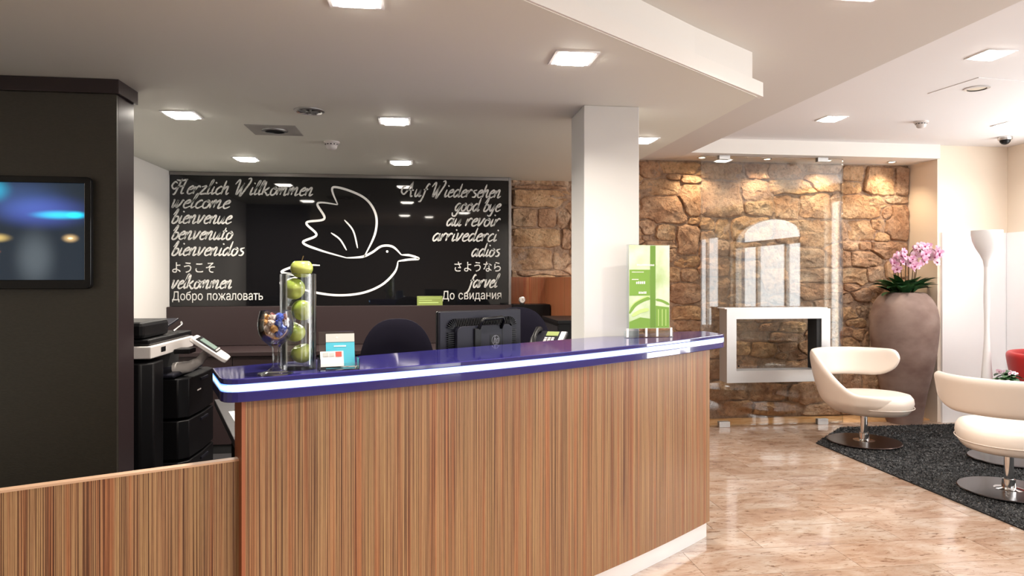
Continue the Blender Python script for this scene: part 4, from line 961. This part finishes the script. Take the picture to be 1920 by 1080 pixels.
# brochure stand
bs = thing('leaflet_holder', 'clear acrylic leaflet holder beside the glass cylinder on the counter', 'holder', (-.285, 2.545, ZT), radians(14))
lean = Matrix.Rotation(radians(-14), 4, 'X')
MB().box(-.068, .068, -.055, .035, 0, .004).box(-.068, .068, -.057, -.053, 0, .024).build('tray', M['acrylic'], bs, bev=.001)
MB().box(-.062, .062, .012, .015, .004, .135, lean).build('back_plate', M['acrylic'], bs)
MB().box(-.068, -.065, -.055, .03, .003, .04).box(.065, .068, -.055, .03, .003, .04).build('side_wall', M['acrylic'], bs)
lf = thing('teal_leaflet', 'teal leaflet with a pale grey top band in the acrylic holder', 'leaflet', (-.285, 2.545, ZT), radians(10))
MB().box(-.040, .060, .004, .009, .008, .125, lean).build('sheet', M['teal'], lf)
MB().box(-.040, .060, .0030, .0038, .095, .125, lean).build('top_band', M['greyprint'], lf)
mb = MB(); mb.box(-.012, .030, .0030, .0038, .078, .082, lean); mb.ball(lean @ Vector((-.002, .0026, .109)), .005, 10, 6, (1, .1, 1)); mb.build('print', M['paper'], lf)
bcd = thing('business_card', 'stack of white business cards with small coloured pictures, in front of the teal leaflet', 'card', (-.30, 2.517, ZT), radians(16))
MB().box(-.040, .040, .0, .008, .010, .064, lean).build('cards', M['paper'], bcd)
MB().box(-.032, -.012, -.0012, -.0004, .046, .060, lean).box(-.010, .008, -.0012, -.0004, .046, .058, lean).build('picture', M['greyprint'], bcd)
MB().box(.012, .034, -.0012, -.0004, .044, .062, lean).build('picture', M['redprint'], bcd)['label'] = 'red picture printed on the card'

# poster stand
ps = thing('poster_display', 'glossy green printed poster in an upright clear stand by the white column', 'poster', (1.232, 3.655, ZT), radians(8))
MB().box(-.126, .126, -.006, .006, .045, .500).build('backing_sheet', M['acrylic'], ps)
MB().box(-.116, .124, -.0085, -.0062, .047, .497).build('print_sheet', M['grn'], ps)
YP = -.0092
mb = MB(); mb.box(.008, .040, YP, YP + .0004, .05, .495); mb.build('print_stripe', M['grn_dark'], ps)
mb = MB(); mb.box(-.114, .007, YP, YP + .0004, .225, .365); mb.build('print_block', M['grn_mid'], ps)
mb = MB()
ribbon(mb, catmull([(-.114, .13), (-.08, .175), (-.02, .205), (.007, .208)], 8), .009, YP); ribbon(mb, catmull([(.041, .203), (.08, .195), (.123, .175)], 8), .007, YP)
mb._new([(-.114, YP, .05), (.007, YP, .05), (.007, YP, .10), (-.05, YP, .108), (-.114, YP, .085)], [(0, 1, 2, 3, 4)])
mb._new([(.041, YP, .05), (.122, YP, .05), (.122, YP, .16), (.041, YP, .17)], [(0, 1, 2, 3)]); mb.build('print_leaf', M['grn_mid'], ps)
mb = MB(); ribbon(mb, catmull([(-.114, .155), (-.08, .19), (-.02, .217), (.007, .221)], 8), .003, YP - .0003); ribbon(mb, catmull([(-.10, .115), (-.05, .14), (.0, .15)], 8), .010, YP - .0003)
for x in (.055, .078, .10): mb.box(x, x + .004, YP - .0004, YP - .0001, .06, .15)
mb.build('print_highlight', M['grn_lite'], ps)
mb = MB(); rr = random.Random(2)
for z, a, b, h in [(.385, -.07, .03, .010), (.350, -.10, -.03, .004), (.288, -.075, -.02, .014), (.235, -.06, -.02, .012), (.31, -.10, -.06, .005)]:
    x = a
    while x < b: mb.box(x, x + h * .55, YP - .0008, YP - .0004, z, z + h * rr.uniform(.8, 1)); x += h * .8
mb.build('print_words', M['letter_white'], ps)
MB().box(-.135, .140, -.022, .022, 0.0, .003).box(-.135, .140, -.016, -.012, .003, .035).box(-.135, .140, .012, .016, .003, .035).build('base_tray', M['acrylic'], ps)
for x in (-.130, -.02, .045, .128): MB().box(x - .006, x + .006, -.022, -.017, .003, .050).build('clip', M['paper'], ps, bev=.001)

# ================================================================ LOUNGE CHAIRS
def sm(x, a, b):
    t = min(1, max(0, (x - a) / (b - a))); return t * t * (3 - 2 * t)
def tub_chair(label, x, y, face, mat, disc, group='swivel tub chairs on the rug'):
    t = thing('tub_chair', label, 'chair', (x, y, .022), face, group)
    def rs_(ph):   # seat outline: longer to the front (angle 0)
        c_ = cos(ph); return .292 + .115 * max(0, c_) ** 1.6
    nphi, nt = 84, 12; vs = []; fs = []
    a0, a1 = radians(80), radians(338)
    grid = {}
    for i in range(nphi + 1):
        ph = a0 + (a1 - a0) * i / nphi; d = math.degrees(ph)
        u = min(1, (d - 80) / 38); zb = .70 - .165 * math.sqrt(max(0, 1 - (1 - u) ** 2))
        v = min(1, (d - 80) / 14); zt = .70 + .085 * math.sqrt(max(0, 1 - (1 - v) ** 2))
        zb = zb - (zb - .262) * sm(d, 186, 234)
        zt = zt - (.785 - .455) * sm(d, 226, 300) - .03 * sm(d, 295, 350)
        tk = .062
        for s_, side in ((0, 'o'), (1, 'i')):
            for j in range(nt + 1):
                z = zb + (zt - zb) * j / nt
                g = max(0, min(1, (z - .25) / .53)); r = rs_(ph) * (1 - g) * (.985) + g * (.425) ; r = min(r, .43)
                r += .035 * sin(pi * g) * .6
                if z < .36: r -= (.36 - z) * .55
                e = min(j, nt - j) / nt; round_ = math.sqrt(max(0, 1 - (1 - min(1, e * 5)) ** 2)); half = tk / 2 * (.35 + .65 * round_)
                endf = math.sqrt(max(.05, min(1, (i + .5) / 4))) ; half *= endf
                te = min(1, (nphi - i) / 14); half *= .25 + .75 * te; rr_ = r + (half if side == 'o' else -half) - tk / 2 + .02 - .035 * (1 - te)
                vs.append((rr_ * cos(ph), rr_ * sin(ph), z))
    st = 2 * (nt + 1)
    for i in range(nphi):
        b = i * st; c = b + st
        for j in range(nt):
            fs.append((b + j, c + j, c + j + 1, b + j + 1)); fs.append((b + nt + 1 + j, b + nt + 2 + j, c + nt + 2 + j, c + nt + 1 + j))
        fs.append((b + nt, c + nt, c + st - 1, b + st - 1)); fs.append((b, b + nt + 1, c + nt + 1, c))
    for b in (0, nphi * st):
        for j in range(nt): fs.append((b + j, b + j + 1, b + nt + 2 + j, b + nt + 1 + j))
    me = bpy.data.meshes.new('backrest'); me.from_pydata(vs, [], fs); bm = bmesh.new(); bm.from_mesh(me); bmesh.ops.recalc_face_normals(bm, faces=bm.faces); bm.to_mesh(me); bm.free()
    o = link('backrest', me, mat, t, smooth=70); md = o.modifiers.new('sub', 'SUBSURF'); md.levels = md.render_levels = 1
    prof = [(.0, .262), (.70, .262), (.88, .275), (.97, .31), (1.0, .355), (.985, .395), (.93, .422), (.82, .432), (.5, .422), (0, .412)]
    n = 48; vs = []; fs = []
    for q, (k_, z) in enumerate(prof):
        for i in range(n):
            ph = 2 * pi * i / n; r = rs_(ph) * k_ * .99
            tilt_ = .012 * cos(ph) * k_ if z > .3 else 0
            vs.append((r * cos(ph), r * sin(ph), z + tilt_))
    for q in range(len(prof) - 1):
        for i in range(n): a = q * n + i; b = q * n + (i + 1) % n; fs.append((a, b, b + n, a + n))
    me = bpy.data.meshes.new('seat'); me.from_pydata(vs, [], fs); bm = bmesh.new(); bm.from_mesh(me); bmesh.ops.remove_doubles(bm, verts=bm.verts, dist=1e-5); bmesh.ops.recalc_face_normals(bm, faces=bm.faces); bm.to_mesh(me); bm.free()
    link('seat', me, mat, t, smooth=70)
    pm = MB(); pp = [Vector((rs_(2 * pi * i / n) * .995 * cos(2 * pi * i / n), rs_(2 * pi * i / n) * .995 * sin(2 * pi * i / n), .330)) for i in range(n + 1)]
    pm.tube(pp, .0035, 5).build('piping', mat, t)
    MB().lathe([(.11, .255), (.11, .264)], seg=28).build('swivel_plate', M['black'], t)
    MB().lathe([(.028, .012), (.028, .26)], seg=24).build('column', M['chrome'], t, smooth=40)
    MB().lathe([(.095, .010), (.080, .014), (.042, .022), (.038, .075), (.030, .078)], seg=32).build('collar', M['chrome'], t, smooth=35)
    MB().lathe([(.295, 0), (.300, .003), (.295, .008), (.10, .012)], seg=64).build('base_disc', disc, t, smooth=35)
    return t
tub_chair('ivory leather swivel tub chair seen from the side, before the silver frame', 3.846, 5.628, radians(-69), M['leather'], M['base_disc'])
tub_chair('nearest ivory leather swivel tub chair, back to the camera, cut by the right edge', 3.93, 4.21, radians(62), M['leather'], M['dark_disc'])
tub_chair('red leather tub chair glimpsed at the right edge beyond the near ivory chair', 5.44, 5.22, radians(-20), M['red'], M['base_disc'])

# rug
rg = thing('shaggy_rug', 'charcoal shaggy rug with a clipped corner under the lounge chairs', 'rug', (4.6, 4.5, 0))
RP = [(3.435, 1.2), (5.78, 1.2), (5.78, 6.24), (4.02, 6.24), (3.435, 5.69)]
MB().prism(RP, .0005, .009).build('backing', M['rug_base'], rg, world=True)
rr = random.Random(8); vs = []; fs = []
def inrug(x, y): return 3.435 < x < 5.78 and 1.2 < y < 6.24 and (y - 5.69) < (x - 3.435) * (.55 / .585)
cnt = 0
while cnt < 70000:
    x = rr.uniform(3.43, 5.78); y_ = rr.uniform(2.6, 6.24) if rr.random() < .9 else rr.uniform(1.2, 2.6)
    if not inrug(x, y_): continue
    if y_ < 2.6 and rr.random() < .5: continue
    a = rr.uniform(0, 2 * pi); w_ = .0056; h = rr.uniform(.005, .013); lx, ly = rr.uniform(-.014, .014), rr.uniform(-.014, .014)
    q = len(vs); vs += [(x - cos(a) * w_, y_ - sin(a) * w_, .008), (x + cos(a) * w_, y_ + sin(a) * w_, .008), (x + lx, y_ + ly, .008 + h)]; fs.append((q, q + 1, q + 2)); cnt += 1
me = bpy.data.meshes.new('pile'); me.from_pydata(vs, [], fs); me.update(); link('pile', me, M['rug'], rg, world=True)['kind'] = 'stuff'

# coffee table with pot plant
tb = thing('side_table', 'low round table with a polished disc foot behind the near ivory chair', 'table', (4.60, 4.93, .022))
MB().lathe([(.275, 0), (.28, .004), (.275, .010), (.08, .014)], seg=56).build('base_disc', M['dark_disc'], tb, smooth=35)
MB().lathe([(.030, .012), (.030, .425)], seg=24).build('column', M['chrome'], tb, smooth=40)
MB().lathe([(.29, .425), (.295, .430), (.295, .440), (.29, .445)], seg=56).build('table_top', M['lampwhite'], tb, smooth=35)
def leaf_mesh(name, L, w_, bend, curl=.25, n=7):
    vs = []; fs = []
    for i in range(n + 1):
        u = i / n; ww = w_ * (sin(pi * min(1, u * .93 + .07)) ** .65) * (1 if u < .98 else .2); a = bend * u
        x = L * (sin(a) / bend if bend else u) if bend else L * u; z = L * (1 - cos(a)) / bend if bend else 0
        for k_ in (-1, 0, 1): vs.append((x, k_ * ww, -z + abs(k_) * ww * curl))
    for i in range(n):
        for k_ in (0, 1): a = i * 3 + k_; fs.append((a, a + 1, a + 4, a + 3))
    me = bpy.data.meshes.new(name); me.from_pydata(vs, [], fs); me.materials.append(M['leaf']); me.polygons.foreach_set('use_smooth', [True] * len(fs)); return me
def flower_mesh(name, r, mat, lip):
    vs = [(0, 0, 0)]; fs = []; mi = []
    for p in range(5):
        a = 2 * pi * p / 5 + pi / 2; big = 1.0 if p in (1, 4) else .86
        w_ = .52 if p in (1, 4) else .34
        q = len(vs)
        for (u, v) in [(.12, 0), (.45, -w_ * .8), (.85, -w_ * .75), (1, 0), (.85, w_ * .75), (.45, w_ * .8)]:
            x = r * big * u; yv = r * v; vs.append((x * cos(a) - yv * sin(a), x * sin(a) + yv * cos(a), r * (.12 * u * u)))
        q0 = q; fs += [(q0, q0 + 1, q0 + 2, q0 + 3), (q0, q0 + 3, q0 + 4, q0 + 5)]; mi += [0, 0]
    q = len(vs)
    for i in range(6): a = 2 * pi * i / 6; vs.append((r * .20 * cos(a), r * .20 * sin(a) - r * .12, r * .10))
    vs.append((0, -r * .15, r * .32))
    for i in range(6): fs.append((q + i, q + (i + 1) % 6, q + 6)); mi.append(1)
    me = bpy.data.meshes.new(name); me.from_pydata(vs, [], fs); me.materials.append(mat); me.materials.append(lip); me.polygons.foreach_set('material_index', mi); return me
def place(name, me, parent, loc, rot):
    o = bpy.data.objects.new(name, me); COL.objects.link(o); o.parent = parent; o.location = loc; o.rotation_euler = rot; return o
pp = thing('potted_plant', 'small pot plant with pink blossoms and dark leaves on the low table', 'plant', (4.60, 4.95, .468))
MB().lathe([(.05, 0), (.068, .09), (.072, .095), (.066, .095), (.060, .085)], seg=28).build('pot', M['lampwhite'], pp, smooth=40)
MB().lathe([(.001, .086), (.061, .086), (.061, .080)], seg=20).build('soil', M['soil'], pp)
lm = leaf_mesh('leaf', .11, .03, 1.0); fm = flower_mesh('blossom', .028, M['petal2'], M['lip'])
rr = random.Random(3)
for i in range(26): place('leaf', lm, pp, (rr.uniform(-.02, .02), rr.uniform(-.02, .02), .14 + rr.uniform(0, .08)), (0, rr.uniform(-.7, .1), 2 * pi * i / 13 + rr.uniform(-.2, .2)))
for i in range(7):
    a = 2 * pi * i / 7; place('blossom', fm, pp, (.05 * cos(a), .05 * sin(a), .235 + rr.uniform(-.01, .012)), (rr.uniform(-.8, .8) + .6, rr.uniform(-.5, .5), a))

# floor lamp
lx, ly = 5.0, 5.59
la = thing('floor_lamp', 'tall white sculptural floor lamp with a tulip-shaped head', 'lamp', (lx, ly, .022))
K = 6.2 / 1310 / 1.2
pr_ = [(.15, 0), (.150, .006), (.10, .02), (.062, .06), (.045, .14), (.040, .28), (.040, .42), (.052 * .9, .50), (.040, .60), (.030, .74), (.023, .86), (.020, .95), (.021, 1.08), (.026, 1.22), (.024, 1.33), (.021, 1.44), (.022, 1.52), (.032, 1.58), (.054, 1.63), (.088, 1.69), (.112, 1.75), (.122, 1.81), (.121, 1.844), (.115, 1.844), (.112, 1.80), (.09, 1.73), (.04, 1.66), (.001, 1.64)]
MB().lathe(pr_[:17], seg=36).build('stem', M['lampwhite'], la, smooth=60)
MB().lathe(pr_[16:], seg=40, cap=False).build('lamp_head', M['lampwhite'], la, smooth=60)

# urn with orchids
ux, uy = 4.82, 6.42
ur = thing('floor_urn', 'man-high brown terracotta urn beside the rubble wall', 'urn', (ux, uy, .0))
up = [(.001, 0), (.158, 0), (.166, .02), (.180, .14), (.205, .30), (.232, .42), (.262, .56), (.287, .70), (.303, .84), (.310, .96), (.307, 1.05), (.294, 1.13), (.268, 1.20), (.236, 1.25), (.200, 1.285), (.178, 1.298), (.170, 1.300), (.164, 1.296), (.17, 1.27), (.21, 1.20)]
MB().lathe(up, seg=64, cap=False).build('urn_body', M['terra'], ur, smooth=60)
MB().lathe([(.001, 1.262), (.174, 1.262), (.174, 1.25)], seg=30).build('soil', M['soil'], ur)
oc = thing('orchid_plant', 'pink moth orchids with broad dark leaves growing from the terracotta urn', 'plant', (ux, uy, 1.262))
LM = [leaf_mesh('leaf', .27, .050, 1.05), leaf_mesh('leaf', .24, .044, .6)]
rr = random.Random(21)
for i in range(44):
    a = 2 * pi * i / 15 + rr.uniform(-.2, .2); r0 = rr.uniform(.02, .10)
    place('leaf', LM[i % 2], oc, (r0 * cos(a), r0 * sin(a), rr.uniform(.01, .05)), (rr.uniform(-.3, .3), rr.uniform(-1.15, -.45), a))
FM = [flower_mesh('blossom', .050, M['petal'], M['lip']), flower_mesh('blossom', .052, M['petal2'], M['lip']), flower_mesh('blossom', .042, M['petal'], M['lip'])]
for i in range(9):
    a = 2 * pi * i / 9; bx, by = .10 * cos(a), .08 * sin(a) - .02; top = rr.uniform(.34, .45) + (.07 if bx > .05 else 0)
    ex, ey = bx * 1.5 + rr.uniform(-.03, .03), by * 1.2 - .05
    path = catmull([(bx * .7, by * .7, 0), (bx, by, top * .45), (bx * 1.2, by * 1.2, top * .85), (ex, ey, top), (ex * 1.25 + .01, ey - .06, top - .03), (ex * 1.4 + .01, ey - .09, top - .09)], 5)
    MB().tube(path, [.0045] * (len(path) - 8) + [.003] * 8, 6).build('flower_stem', M['stem'], oc, smooth=60)
    for k_ in range(7):
        pt = path[-1 - k_ * 2]; pt = Vector(pt) + Vector((rr.uniform(-.03, .03), rr.uniform(-.04, .0), rr.uniform(-.03, .02)))
        place('blossom', FM[rr.randrange(3)], oc, pt, (radians(90) + rr.uniform(-.5, .4), rr.uniform(-.6, .6), rr.uniform(-.7, .9)))
